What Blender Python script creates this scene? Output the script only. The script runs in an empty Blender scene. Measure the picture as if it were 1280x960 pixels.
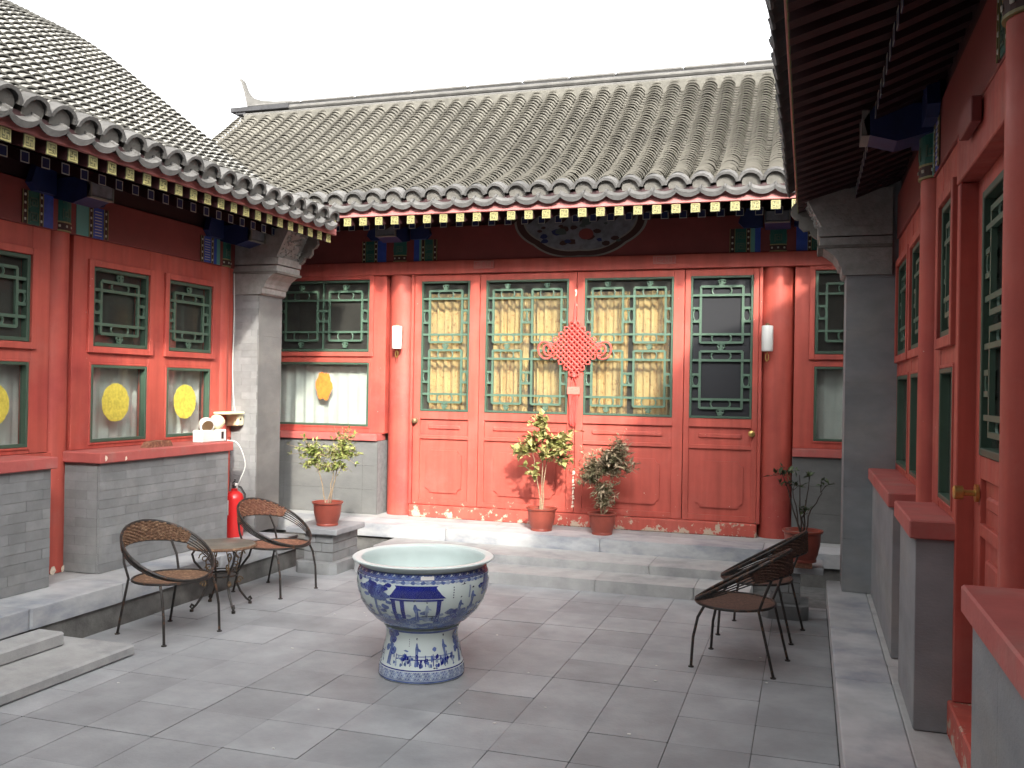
import bpy, bmesh, math, random
import numpy as np
from mathutils import Vector, Matrix
random.seed(7)
sc = bpy.context.scene
col = sc.collection
rad = math.radians

# ------------------------------------------------------------------ camera
YAW, PIT, ROL, F = rad(17.65), rad(0.20), rad(0.97), 1162.0
fw = Vector((-math.sin(YAW)*math.cos(PIT), math.cos(YAW)*math.cos(PIT), math.sin(PIT)))
rt = Vector((math.cos(YAW), math.sin(YAW), 0)); up = rt.cross(fw)
rt, up = math.cos(ROL)*rt+math.sin(ROL)*up, -math.sin(ROL)*rt+math.cos(ROL)*up
cd = bpy.data.cameras.new('camera'); cam = bpy.data.objects.new('camera', cd); col.objects.link(cam)
M = Matrix((rt, up, -fw)).transposed().to_4x4(); M.translation = (0, 0, 1.65)
cam.matrix_world = M
cd.sensor_width = 36; cd.lens = F/1280*36; cd.clip_start = .05; cd.clip_end = 500
sc.camera = cam
# ------------------------------------------------------------------ light
SUN = Vector((.47, -1, .62)).normalized()
w = bpy.data.worlds.new('World'); sc.world = w; w.use_nodes = True
nt = w.node_tree; bgn = nt.nodes['Background']
sky = nt.nodes.new('ShaderNodeTexSky'); sky.sky_type = 'NISHITA'; sky.sun_disc = False
sky.sun_elevation = math.asin(SUN.z); sky.sun_rotation = math.atan2(SUN.x, SUN.y)
sky.air_density = 1.0; sky.dust_density = 6.0; sky.ozone_density = 1.0
hs = nt.nodes.new('ShaderNodeHueSaturation'); hs.inputs['Saturation'].default_value = .10
nt.links.new(sky.outputs[0], hs.inputs['Color']); nt.links.new(hs.outputs[0], bgn.inputs[0])
bgn.inputs[1].default_value = .15
sl = bpy.data.lights.new('sun', 'SUN'); so = bpy.data.objects.new('sun', sl); col.objects.link(so)
sl.energy = 1.42; sl.angle = rad(2.2); sl.color = (1, .93, .82)
so.rotation_euler = SUN.to_track_quat('Z', 'Y').to_euler(); so.location = (4, -8, 9)
vs = sc.view_settings; vs.view_transform = 'Standard'; vs.look = 'None'; vs.gamma = 1; vs.exposure = 2.32
vs.use_curve_mapping = False

# ------------------------------------------------------------------ materials
MATS = {}
def mat(name, c, rough=.6, n=0.0, ns=6.0, bump=0.0, bs=60.0, rnd=0.0, c2=None, c2s=2.0, c2lo=.5, c2hi=.7, metal=0.0, spec=.4, attr=False, coat=0.0, stretch=None):
    m = bpy.data.materials.new(name); m.use_nodes = True; MATS[name] = m
    t = m.node_tree; N = t.nodes; L = t.links; b = N['Principled BSDF']
    b.inputs['Roughness'].default_value = rough; b.inputs['Metallic'].default_value = metal
    b.inputs['Specular IOR Level'].default_value = spec
    if coat: b.inputs['Coat Weight'].default_value = coat; b.inputs['Coat Roughness'].default_value = .08
    g = N.new('ShaderNodeNewGeometry'); pos = g.outputs['Position']
    if stretch:
        mp = N.new('ShaderNodeMapping'); mp.inputs['Scale'].default_value = stretch; L.new(pos, mp.inputs[0]); pos = mp.outputs[0]
    rgb = N.new('ShaderNodeRGB'); rgb.outputs[0].default_value = (*c, 1); cur = rgb.outputs[0]
    def noise(scale, det=4, rg=.6):
        q = N.new('ShaderNodeTexNoise'); q.inputs['Scale'].default_value = scale; q.inputs['Detail'].default_value = det; q.inputs['Roughness'].default_value = rg
        L.new(pos, q.inputs['Vector']); return q.outputs['Fac']
    def mrange(s, a, bb, lo, hi):
        q = N.new('ShaderNodeMapRange'); q.inputs[1].default_value = a; q.inputs[2].default_value = bb; q.inputs[3].default_value = lo; q.inputs[4].default_value = hi
        L.new(s, q.inputs[0]); return q.outputs[0]
    def scale(col_, f):
        q = N.new('ShaderNodeVectorMath'); q.operation = 'SCALE'; L.new(col_, q.inputs[0]); L.new(f, q.inputs['Scale']); return q.outputs[0]
    def mix(f, a, bb):
        q = N.new('ShaderNodeMix'); q.data_type = 'RGBA'; L.new(f, q.inputs['Factor']); L.new(a, q.inputs['A'])
        if isinstance(bb, tuple): q.inputs['B'].default_value = (*bb, 1)
        else: L.new(bb, q.inputs['B'])
        return q.outputs['Result']
    if c2: cur = mix(mrange(noise(c2s, 6), c2lo, c2hi, 0, 1), cur, c2)
    if n: cur = scale(cur, mrange(noise(ns), .3, .7, 1-n, 1+n))
    if rnd:
        oi = N.new('ShaderNodeObjectInfo'); cur = scale(cur, mrange(oi.outputs['Random'], 0, 1, 1-rnd, 1+rnd))
    if attr:
        a = N.new('ShaderNodeAttribute'); a.attribute_name = 'tint'; cur = scale(cur, a.outputs['Fac'])
    L.new(cur, b.inputs['Base Color'])
    if bump:
        bp = N.new('ShaderNodeBump'); bp.inputs['Strength'].default_value = bump; bp.inputs['Distance'].default_value = .01
        L.new(noise(bs, 5), bp.inputs['Height']); L.new(bp.outputs[0], b.inputs['Normal'])
    m['mix'] = 0
    m_api[name] = (m, cur, b, N, L, noise, mrange, mix, pos)
    return m
m_api = {}
def aged(name):
    # vertical weather streaks, dusty fading and sparse small chips on painted timber
    m, cur, b, N, L, noise, mrange, mix, pos = m_api[name]
    g = N.new('ShaderNodeNewGeometry'); mp = N.new('ShaderNodeMapping'); mp.inputs['Scale'].default_value = (9, 9, .7); L.new(g.outputs['Position'], mp.inputs[0])
    q = N.new('ShaderNodeTexNoise'); q.inputs['Scale'].default_value = 1.6; q.inputs['Detail'].default_value = 6; L.new(mp.outputs[0], q.inputs['Vector'])
    sc_ = N.new('ShaderNodeVectorMath'); sc_.operation = 'SCALE'; L.new(cur, sc_.inputs[0]); L.new(mrange(q.outputs['Fac'], .3, .7, .82, 1.13), sc_.inputs['Scale'])
    dust = mix(mrange(noise(2.1, 7, .7), .52, .75, 0, .30), sc_.outputs[0], (.40, .16, .13))
    chip = mix(mrange(noise(34, 3, .5), .755, .775, 0, 1), dust, (.55, .40, .32))
    L.new(chip, b.inputs['Base Color']); L.new(mrange(noise(5, 5), .3, .7, .42, .72), b.inputs['Roughness'])
    m_api[name] = (m, chip, b, N, L, noise, mrange, mix, pos)
RED = (.42, .079, .056)
mat('red', RED, .48, n=.10, ns=3, bump=.12, bs=25, c2=(.32, .047, .04), c2s=1.3)
aged('red')
mat('red_eave_shade', (.028, .008, .009), .6, n=.15, ns=4, bump=.1)  # red darkened: under-eave shade painted into soffit, rafters and eave wall
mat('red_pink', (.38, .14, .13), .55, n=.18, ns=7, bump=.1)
mat('red_beam_shade_plaque', (.19, .04, .036), .55, n=.12, ns=3, bump=.1)  # red darkened to carry under-eave shade on beams; also the plaque's own red
mat('red_sill', (.40, .095, .082), .65, n=.12, ns=6, bump=.2, bs=40, c2=(.36, .14, .12), c2s=5)
# worn red: paint flaked to pale primer close to the ground
def worn(name, zlo, zhi):
    m = mat(name, RED, .5, n=.10, ns=3, bump=.12, bs=25)
    aged(name)
    _, cur, b, N, L, noise, mrange, mix, pos = m_api[name]
    sx = N.new('ShaderNodeSeparateXYZ'); g = N.new('ShaderNodeNewGeometry'); L.new(g.outputs['Position'], sx.inputs[0])
    hz = mrange(sx.outputs['Z'], zlo, zhi, .20, -.13)
    ad = N.new('ShaderNodeMath'); ad.operation = 'ADD'; L.new(noise(11, 8, .68), ad.inputs[0]); L.new(hz, ad.inputs[1])
    f = mrange(ad.outputs[0], .66, .69, 0, 1)
    L.new(mix(f, cur, (.45, .35, .265)), b.inputs['Base Color'])
    return m
worn('red_worn', .27, .62)
mat('grey_brick', (.195, .20, .20), .85, n=.14, ns=7, bump=.25, bs=70, rnd=.12, c2=(.235, .237, .23), c2s=4, c2lo=.5, c2hi=.75)
mat('grey_wall_dark', (.115, .116, .113), .85, n=.16, ns=3, bump=.25, bs=60, c2=(.155, .153, .143), c2s=1.7, c2lo=.45, c2hi=.75, stretch=(1, 1, 1.8))
mat('grey_wall', (.215, .225, .232), .85, n=.16, ns=3, bump=.25, bs=60, c2=(.27, .265, .25), c2s=1.7, c2lo=.45, c2hi=.75, stretch=(1, 1, 1.8))
mat('mortar', (.165, .168, .168), .9, n=.2, ns=20, bump=.3)
mat('corbel_stone', (.25, .245, .23), .85, n=.2, ns=14, bump=.5, bs=50)
mat('tile', (.105, .099, .084), .85, n=.12, ns=5, bump=.25, bs=90, attr=True, c2=(.145, .137, .115), c2s=1.2, c2lo=.4, c2hi=.75)
mat('tile_pale', (.17, .166, .152), .85, n=.25, ns=5, bump=.25, bs=90, attr=True, c2=(.21, .205, .185), c2s=2.2, c2lo=.45, c2hi=.7)
mat('eave_tile', (.085, .083, .08), .85, n=.25, ns=12, bump=.4, bs=60, rnd=.22)
mat('plaster', (.14, .134, .12), .9, n=.25, ns=9, bump=.4, bs=50)
mat('ridge_plaster', (.082, .078, .066), .9, n=.25, ns=9, bump=.4, bs=50)
mat('ridge', (.085, .082, .076), .85, n=.2, ns=8, bump=.35, bs=50)
mat('ridge_dark', (.03, .03, .032), .85, n=.3, ns=12, bump=.4)
mat('marble', (.39, .395, .397), .6, n=.12, ns=6, bump=.12, bs=40, rnd=.06, c2=(.20, .22, .255), c2s=2.6, c2lo=.46, c2hi=.72, stretch=(1, 1, 2))
mat('step_stone', (.35, .35, .342), .75, n=.12, ns=7, bump=.2, bs=60, rnd=.07, c2=(.22, .225, .23), c2s=2.2)
mat('slab', (.258, .266, .273), .6, n=.13, ns=4, bump=.22, bs=55, rnd=.11, c2=(.335, .343, .35), c2s=1.8, c2lo=.42, c2hi=.75)
def stained(name, col_, a=.58, b_=.75, k=.45, sc=1.1):
    m, cur, b, N, L, noise, mrange, mix, pos = m_api[name]
    f = mrange(noise(sc, 9, .72), a, b_, 0, k); L.new(mix(f, cur, col_), b.inputs['Base Color'])
stained('slab', (.10, .10, .10))
mat('joint', (.11, .11, .106), .9, n=.3, ns=15)
mat('riser', (.14, .138, .13), .9, n=.35, ns=7, bump=.4)
mat('green', (.048, .085, .058), .5, n=.12, ns=6)
mat('green_light', (.07, .122, .085), .5, n=.12, ns=8)
mat('green_deep', (.015, .10, .075), .5)
mat('teal', (.10, .28, .25), .5)
mat('blue', (.03, .07, .33), .5, n=.2, ns=20)
mat('blue_dark', (.012, .022, .085), .55, n=.2, ns=10)
mat('brown_dark', (.05, .02, .016), .6)
mat('gold', (.24, .215, .09), .5, n=.15, ns=30)
mat('pale_line', (.48, .47, .40), .6)
mat('green_dim', (.06, .085, .075), .6)
mat('line_dim', (.22, .215, .19), .6)
mat('grey_paint', (.16, .17, .19), .6, n=.3, ns=14)
mat('interior', (.22, .185, .15), .9, n=.2, ns=2)
mat('screen', (.012, .013, .016), .7)
mat('gold_curtain', (.60, .39, .165), .7, n=.12, ns=14, c2=(.42, .20, .07), c2s=22, c2lo=.56, c2hi=.64)
mat('white_curtain', (.74, .74, .72), .8, n=.06, ns=5)
mat('yellow_paper', (.55, .47, .07), .6, n=.25, ns=45)
mat('orange_paper', (.76, .19, .03), .6, n=.25, ns=30)
mat('white_plastic', (.62, .62, .59), .35)
mat('cream_plastic', (.70, .62, .40), .45)
mat('brass', (.55, .38, .13), .35, metal=.9)
mat('brass_dark', (.20, .13, .07), .5, metal=.5)
mat('black', (.015, .015, .015), .5)
mat('iron', (.022, .019, .017), .5, n=.3, ns=40, c2=(.09, .045, .025), c2s=25, c2lo=.55, c2hi=.65)
mat('rattan', (.15, .082, .048), .7, n=.35, ns=60, bump=.5, bs=150, c2=(.26, .165, .10), c2s=30)
mat('rattan_dark', (.085, .045, .032), .7, n=.4, ns=50, bump=.5, bs=150)
mat('rattan_red', (.20, .085, .052), .7, n=.35, ns=50, bump=.5, bs=150, c2=(.30, .16, .095), c2s=25)
mat('table_top', (.15, .135, .11), .35, n=.25, ns=9, c2=(.10, .085, .06), c2s=5)
mat('terracotta', (.24, .05, .032), .42, n=.15, ns=9, spec=.5)
mat('soil', (.05, .035, .025), .95, n=.4, ns=60, bump=.5)
mat('pot_soil', (.20, .10, .07), .95, n=.3, ns=60)
mat('extinguisher_red', (.55, .02, .02), .3, spec=.5)
mat('knot_red', (.66, .085, .07), .6, n=.15, ns=60)
mat('tassel_pink', (.50, .15, .115), .7, n=.2, ns=60)
mat('bark', (.26, .19, .12), .85, n=.3, ns=50)
mat('bark_dark', (.035, .026, .02), .85)
def leafmat(name, c, c2):
    m = mat(name, c, .5, n=.25, ns=30, attr=False, c2=c2, c2s=14, c2lo=.42, c2hi=.62)
leafmat('leaf_l', (.13, .17, .035), (.34, .33, .12))
leafmat('leaf_b', (.19, .20, .055), (.42, .37, .16))
leafmat('leaf_c', (.10, .10, .045), (.40, .31, .21))
leafmat('leaf_r', (.03, .055, .022), (.09, .11, .05))
mat('porcelain', (.58, .66, .64), .33, n=.05, ns=5, spec=.25, coat=.08)
mat('cobalt', (.014, .022, .20), .15, n=.25, ns=25, spec=.6, coat=.5)
mat('cobalt_wash', (.10, .15, .34), .15, n=.35, ns=25, spec=.6, coat=.5)
mat('cobalt_pale', (.30, .37, .50), .15, n=.25, ns=22, spec=.6, coat=.5)
mat('ink', (.03, .04, .08), .2)
def glass():
    m = bpy.data.materials.new('glass'); m.use_nodes = True; MATS['glass'] = m
    t = m.node_tree; N = t.nodes; L = t.links; N.remove(N['Principled BSDF'])
    tr = N.new('ShaderNodeBsdfTransparent'); tr.inputs[0].default_value = (.90, .93, .91, 1)
    gl = N.new('ShaderNodeBsdfGlossy'); gl.inputs['Roughness'].default_value = .03
    fr = N.new('ShaderNodeFresnel'); fr.inputs[0].default_value = 1.5; ge = N.new('ShaderNodeNewGeometry'); iv = N.new('ShaderNodeMath'); iv.operation = 'SUBTRACT'; iv.inputs[0].default_value = 1; L.new(ge.outputs['Backfacing'], iv.inputs[1]); mu = N.new('ShaderNodeMath'); mu.operation = 'MULTIPLY'; L.new(fr.outputs[0], mu.inputs[0]); L.new(iv.outputs[0], mu.inputs[1])
    mx = N.new('ShaderNodeMixShader'); L.new(mu.outputs[0], mx.inputs[0]); L.new(tr.outputs[0], mx.inputs[1]); L.new(gl.outputs[0], mx.inputs[2])
    df = N.new('ShaderNodeBsdfDiffuse'); df.inputs[0].default_value = (.17, .165, .15, 1); nz = N.new('ShaderNodeTexNoise'); nz.inputs['Scale'].default_value = 3; nz.inputs['Detail'].default_value = 6
    L.new(ge.outputs['Position'], nz.inputs['Vector']); mr = N.new('ShaderNodeMapRange'); mr.inputs[1].default_value = .3; mr.inputs[2].default_value = .7; mr.inputs[3].default_value = .06; mr.inputs[4].default_value = .15; L.new(nz.outputs['Fac'], mr.inputs[0])
    m2 = N.new('ShaderNodeMixShader'); L.new(mr.outputs[0], m2.inputs[0]); L.new(mx.outputs[0], m2.inputs[1]); L.new(df.outputs[0], m2.inputs[2])  # pale diffuse veil: dust on the panes plus reflected sky haze as colour
    L.new(m2.outputs[0], N['Material Output'].inputs[0])
glass()

# ------------------------------------------------------------------ mesh builder
WO = {}
class MB:
    def __init__(s, P=None): s.v = []; s.f = []; s.mi = []; s.m = 0; s.P = P; s.t = []; s.tint = 1.0
    def add(s, vs_, fs):
        o = len(s.v)
        s.v += [tuple(s.P(*p)) if s.P else tuple(p) for p in vs_]
        for q in fs: s.f.append(tuple(i+o for i in q)); s.mi.append(s.m); s.t.append(s.tint)
    def box(s, a0, a1, b0, b1, c0, c1, ch=0.0):
        if a0 > a1: a0, a1 = a1, a0
        if b0 > b1: b0, b1 = b1, b0
        if c0 > c1: c0, c1 = c1, c0
        if ch <= 0:
            V = [(x, y, z) for z in (c0, c1) for y in (b0, b1) for x in (a0, a1)]
            s.add(V, [(0, 2, 3, 1), (4, 5, 7, 6), (0, 1, 5, 4), (2, 6, 7, 3), (0, 4, 6, 2), (1, 3, 7, 5)]); return
        A = (a0, a1); B = (b0, b1); C = (c0, c1); V = []; ix = {}
        for i in (0, 1):
            for j in (0, 1):
                for k in (0, 1):
                    si, sj, sk = (1-2*i)*ch, (1-2*j)*ch, (1-2*k)*ch
                    for ax in range(3):
                        ix[(i, j, k, ax)] = len(V)
                        V.append((A[i]+(0 if ax == 0 else si), B[j]+(0 if ax == 1 else sj), C[k]+(0 if ax == 2 else sk)))
        Fs = []
        for i in (0, 1):
            Fs.append([ix[(i, 0, 0, 0)], ix[(i, 1, 0, 0)], ix[(i, 1, 1, 0)], ix[(i, 0, 1, 0)]])
            Fs.append([ix[(0, i, 0, 1)], ix[(1, i, 0, 1)], ix[(1, i, 1, 1)], ix[(0, i, 1, 1)]])
            Fs.append([ix[(0, 0, i, 2)], ix[(1, 0, i, 2)], ix[(1, 1, i, 2)], ix[(0, 1, i, 2)]])
        for i in (0, 1):
            for j in (0, 1):
                Fs.append([ix[(i, j, 0, 0)], ix[(i, j, 1, 0)], ix[(i, j, 1, 1)], ix[(i, j, 0, 1)]])
                Fs.append([ix[(i, 0, j, 0)], ix[(i, 1, j, 0)], ix[(i, 1, j, 2)], ix[(i, 0, j, 2)]])
                Fs.append([ix[(0, i, j, 1)], ix[(1, i, j, 1)], ix[(1, i, j, 2)], ix[(0, i, j, 2)]])
                for k in (0, 1): Fs.append([ix[(i, j, k, 0)], ix[(i, j, k, 1)], ix[(i, j, k, 2)]])
        s.add(V, Fs)
    def tube(s, pts, r, n=6, closed=False):
        pts = [Vector(p) for p in pts]; k = len(pts); rr = r if isinstance(r, (list, tuple)) else [r]*k
        V = []; ref = None
        for i, p in enumerate(pts):
            a = pts[(i-1) % k] if (closed or i > 0) else p; b = pts[(i+1) % k] if (closed or i < k-1) else p
            d = (b-a)
            if d.length < 1e-9: d = Vector((0, 0, 1))
            d.normalize()
            if ref is None: ref = Vector((0, 0, 1)) if abs(d.z) < .9 else Vector((1, 0, 0))
            e1 = ref-d*ref.dot(d)
            if e1.length < 1e-4: e1 = Vector((1, 0, 0))-d*d.x
            e1.normalize(); ref = e1; e2 = d.cross(e1)
            for j in range(n):
                t = 2*math.pi*j/n; V.append(p+rr[i]*(math.cos(t)*e1+math.sin(t)*e2))
        Fs = []
        for i in range(k if closed else k-1):
            i2 = (i+1) % k
            for j in range(n): Fs.append((i*n+j, i*n+(j+1) % n, i2*n+(j+1) % n, i2*n+j))
        if not closed: Fs += [tuple(range(n-1, -1, -1)), tuple((k-1)*n+j for j in range(n))]
        s.add([tuple(v) for v in V], Fs)
    def lathe(s, prof, n=32, c=(0, 0, 0), cap=True):
        V = []; Fs = []
        for r, z in prof:
            for j in range(n):
                t = 2*math.pi*j/n; V.append((c[0]+r*math.cos(t), c[1]+r*math.sin(t), c[2]+z))
        for i in range(len(prof)-1):
            for j in range(n): Fs.append((i*n+j, i*n+(j+1) % n, (i+1)*n+(j+1) % n, (i+1)*n+j))
        if cap:
            Fs.append(tuple(range(n-1, -1, -1))); Fs.append(tuple((len(prof)-1)*n+j for j in range(n)))
        s.add(V, Fs)
    def prism(s, poly, fn, t0, t1):   # poly 2D, fn(a,b,t)->3D
        n = len(poly); V = [fn(a, b, t0) for a, b in poly]+[fn(a, b, t1) for a, b in poly]
        s.add(V, [tuple(range(n-1, -1, -1)), tuple(range(n, 2*n))]+[(i, (i+1) % n, n+(i+1) % n, n+i) for i in range(n)])
    def grid(s, fn, nu, nv):
        V = [fn(i/nu, j/nv) for j in range(nv+1) for i in range(nu+1)]
        s.add(V, [(j*(nu+1)+i, j*(nu+1)+i+1, (j+1)*(nu+1)+i+1, (j+1)*(nu+1)+i) for j in range(nv) for i in range(nu)])
    def build(s, name, mats, parent=None, smooth=False, recalc=True, kind=None, tint=False, origin=None):
        V = np.array(s.v, float)
        if origin is None:
            lo, hi = V.min(0), V.max(0); o = np.array([(lo[0]+hi[0])/2, (lo[1]+hi[1])/2, lo[2]])
        else: o = np.array(origin, float)
        me = bpy.data.meshes.new(name); me.from_pydata((V-o).tolist(), [], s.f)
        if isinstance(mats, str): mats = [mats]
        for q in mats: me.materials.append(MATS[q])
        if len(mats) > 1: me.polygons.foreach_set('material_index', s.mi)
        if tint:
            a = me.attributes.new('tint', 'FLOAT', 'FACE'); a.data.foreach_set('value', s.t)
        if recalc:
            bm = bmesh.new(); bm.from_mesh(me); bmesh.ops.recalc_face_normals(bm, faces=bm.faces); bm.to_mesh(me); bm.free()
        if smooth:
            me.polygons.foreach_set('use_smooth', [True]*len(me.polygons))
            if smooth != 'all': me.set_sharp_from_angle(angle=rad(40))
        me.update()
        return place(name, me, o, parent, kind)
def place(name, me, o, parent=None, kind=None, scale=None):
    ob = bpy.data.objects.new(name, me); col.objects.link(ob)
    o = Vector(o); WO[ob] = o.copy()
    if parent: ob.parent = parent; ob.location = o-WO[parent]
    else: ob.location = o
    if scale: ob.scale = scale
    if kind: ob['kind'] = kind
    return ob
def tag(o, label=None, cat=None, group=None, kind=None):
    if label: o['label'] = label
    if cat: o['category'] = cat
    if group: o['group'] = group
    if kind: o['kind'] = kind
    return o
def root(name, label, cat, loc=(0, 0, 0), group=None):
    o = bpy.data.objects.new(name, None); col.objects.link(o); o.location = loc; o.empty_display_size = .1
    WO[o] = Vector(loc); return tag(o, label, cat, group)
def copy_tree(o, parent=None):
    c = o.copy(); col.objects.link(c)
    if parent: c.parent = parent
    for ch in list(o.children): copy_tree(ch, c)
    return c
def part(bld, name, m, *boxes, P=None, ch=.004, **k):
    b = MB(P)
    for q in boxes: b.box(*q, ch=ch)
    return b.build(name, m, bld, **k)

# unit chamfered block shared by bricks and slabs
_ub = MB(); _ub.box(-.5, .5, -.5, .5, -.5, .5, ch=.012)
def unit(name, m, ch=.012):
    b = MB(); b.box(-.5, .5, -.5, .5, -.5, .5, ch=ch); o = b.build(name, m, None, origin=(0, 0, 0)); me = o.data; bpy.data.objects.remove(o); return me
def block(me, name, parent, a0, a1, b0, b1, c0, c1):
    return place(name, me, ((a0+a1)/2, (b0+b1)/2, (c0+c1)/2), parent, scale=(abs(a1-a0), abs(b1-b0), abs(c1-c0)))
U_BRICK = unit('brick', 'grey_brick', .02); U_SLAB = unit('paving_slab', 'slab', .012); U_MARBLE = unit('kerb_stone', 'marble', .02)
U_STEP = unit('step_stone', 'step_stone', .02); U_PANEL = unit('wall_panel', 'grey_wall', .008); U_PANEL_D = unit('wall_panel', 'grey_wall_dark', .008)

PB = lambda u, d, z: (u, 8.95-d, z)
PL = lambda u, d, z: (-5.07+d, u, z)
PR = lambda u, d, z: (.575-d, u, z)
def bricks(P, parent, u0, u1, z0, z1, d0, d1, L=.27, H=.065, name='brick', me=None):
    me = me or U_BRICK; j = .0015; nz = max(1, round((z1-z0)/H)); h = (z1-z0)/nz
    for k in range(nz):
        u = u0-(L/2 if k % 2 else 0)
        while u < u1-.02:
            a = max(u, u0); b = min(u+L, u1)
            if u1-b < .05: b = u1
            if b-a > .03:
                e = random.uniform(-.0015, .0015)
                p = P(a+j/2, d0, z0+k*h+j/2); q = P(b-j/2, d1+e, z0+(k+1)*h-j/2)
                block(me, name, parent, p[0], q[0], p[1], q[1], p[2], q[2])
            u = b if b == u1 else u+L

# ================================================================== SETTING
g = MB(); g.box(-60, 60, -60, 60, -.3, -.03)
tag(g.build('ground', 'joint'), kind='structure')
pv = part(None, 'courtyard_pavement', 'joint', (-4.6, .5, -1.5, 8.6, -.028, -.006), ch=0); tag(pv, kind='structure')
xs = [-.60+.3795*k for k in range(-14, 4)]
ys = [3.62+.3785*k for k in range(-12, 13)]
for j in range(len(ys)-1):
    for i in range(len(xs)-1):
        a, b = max(xs[i], -4.405), min(xs[i+1], .16); y0, y1 = ys[j], min(ys[j+1], 7.5)
        if b-a < .04 or y1 <= y0+.03: continue
        e = random.uniform(-.0015, .0015)
        o = block(U_SLAB, 'paving_slab', pv, a+.0018, b-.0018, y0+.0018, y1-.0018, -.03, e)
        o.rotation_euler = (random.uniform(-.002, .002), random.uniform(-.002, .002), random.uniform(-.003, .003))

# left platform (in front of the side wing with the paper discs)
pl = part(None, 'platform_left', 'riser', (-5.3, -4.41, -.5, 7.47, -.02, .15), (-9.0, -5.3, -.5, 7.78, -.02, .27), ch=.003); tag(pl, kind='structure')
ks = [-.5, .8, 2.1, 3.35, 4.42, 5.21, 6.3, 7.48]
for a, b in zip(ks, ks[1:]): block(U_MARBLE, 'kerb_stone', pl, -4.82, -4.39, a+.002, b-.002, .153, .28)
block(U_STEP, 'kerb_stone', pl, -5.29, -4.823, -.5, 7.48, .153, .276)
# right platform
prr = part(None, 'platform_right', 'riser', (.17, .43, -1.5, 7.18, -.02, .15), (.43, 3.5, -1.5, 7.3, -.02, .26), ch=.003); tag(prr, kind='structure')
ks = [-1.5, -.2, 1.1, 2.4, 3.55, 4.75, 5.75, 7.19]
for a, b in zip(ks, ks[1:]): block(U_MARBLE, 'kerb_stone', prr, .148, .40, a+.002, b-.002, .153, .28)
ks = [-1.5, .6, 2.2, 3.7, 5.05, 7.19]
for a, b in zip(ks, ks[1:]): block(U_STEP, 'kerb_stone', prr, .403, .66, a+.002, b-.002, .153, .279)
# back platform with kerb and steps
pbk = part(None, 'platform_back', 'riser', (-7.3, 2.9, 8.32, 13.6, -.02, .16), ch=.003); tag(pbk, kind='structure')
ks = [-7.3, -5.6, -4.5, -3.28, -1.78, -.35, .9, 2.9]
for a, b in zip(ks, ks[1:]): block(U_MARBLE, 'kerb_stone', pbk, a+.002, b-.002, 8.28, 8.66, .165, .29)
ks = [-7.3, -4.6, -2.9, -1.2, .5, 2.9]
for a, b in zip(ks, ks[1:]): block(U_STEP, 'kerb_stone', pbk, a+.002, b-.002, 8.663, 9.2, .165, .2895)
st = tag(part(None, 'hall_steps', 'riser', (-3.78, -.42, 7.85, 8.31, -.01, .08), ch=0), kind='structure')
for a, b in zip([-3.8, -2.75, -1.25, -.4], [-2.75, -1.25, -.4]): block(U_STEP, 'step_stone', st, a+.002, b-.002, 7.79, 8.278, .085, .172)
for a, b in zip([-3.8, -2.95, -1.63, -.83, -.4], [-2.95, -1.63, -.83, -.4]): block(U_STEP, 'step_stone', st, a+.002, b-.002, 7.41, 7.86, -.01, .098)

# ================================================================== LATTICE / WINDOWS
def arc(cx, cz, rx, rz, a0, a1, n=7):
    return [(cx+rx*math.cos(rad(a0+(a1-a0)*i/n)), cz+rz*math.sin(rad(a0+(a1-a0)*i/n))) for i in range(n+1)]
def lattice_unit(b, a0, a1, z0, z1, tall, d=-.012, t=.011):
    W = a1-a0; H = z1-z0
    X = lambda f: a0+f*W
    Z = lambda f: z1-f*H
    def hb(f0, f1, y): b.box(X(f0), X(f1), d-t, d+t*.8, Z(y)-t, Z(y)+t)
    def vb(x, y0, y1): b.box(X(x)-t, X(x)+t, d-t*1.15, d+t*.65, Z(y1), Z(y0))
    def curl(cx, cz, rx, rz):
        for s in (-1, 1):
            pts = arc(cx+s*rx*.55, cz, rx*.45, rz, -80, 80) if s > 0 else arc(cx+s*rx*.55, cz, rx*.45, rz, 100, 260)
            b.tube([(u, d, z) for u, z in pts], t*.75, 5)
    def flower(cx, cz, s):
        for q in (-1, 1):
            b.tube([(u, d, z) for u, z in arc(cx+q*s*.55, cz+s*.25, s*.5, s*.42, 20, 340, 9)], t*.7, 5)
            b.tube([(u, d, z) for u, z in arc(cx+q*s*.35, cz-s*.55, s*.4, s*.3, 0, 300, 7)], t*.7, 5)
        b.box(cx-t, cx+t, d-t, d+t*.9, cz-s, cz+s*.9)
    if tall:
        rects = [(.06, .467), (.531, .943)]; lines = [.123, .407, .596, .879]; sides = [.217, .314, .70, .785]; flw = [.03, .499, .972]
        ov = [(.06, .123), (.407, .467), (.531, .596), (.879, .943)]
    else:
        rects = [(.13, .87)]; lines = [.26, .74]; sides = [.42, .58]; flw = [.065, .935]; ov = [(.13, .26), (.74, .87)]
    for r0, r1 in rects:
        hb(.135, .865, r0); hb(.135, .865, r1); vb(.135, r0, r1); vb(.865, r0, r1)
    for y in lines: hb(0, 1, y)
    for y in sides: hb(0, .135, y); hb(.865, 1, y)
    for k in range(0, len(sides), 2):
        cz = (Z(sides[k])+Z(sides[k+1]))/2; rz = abs(Z(sides[k])-Z(sides[k+1]))/2
        for cx in (.067, .933):
            b.tube([(u, d, z) for u, z in arc(X(cx), cz, .06*W, rz, 0, 360, 10)], t*.6, 5)
    for y0, y1 in ov: curl(X(.5), (Z(y0)+Z(y1))/2, .17*W, abs(Z(y0)-Z(y1))/2)
    for y in flw: flower(X(.5), Z(y), .045*(W if tall else W*1.0)+.008)
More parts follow.
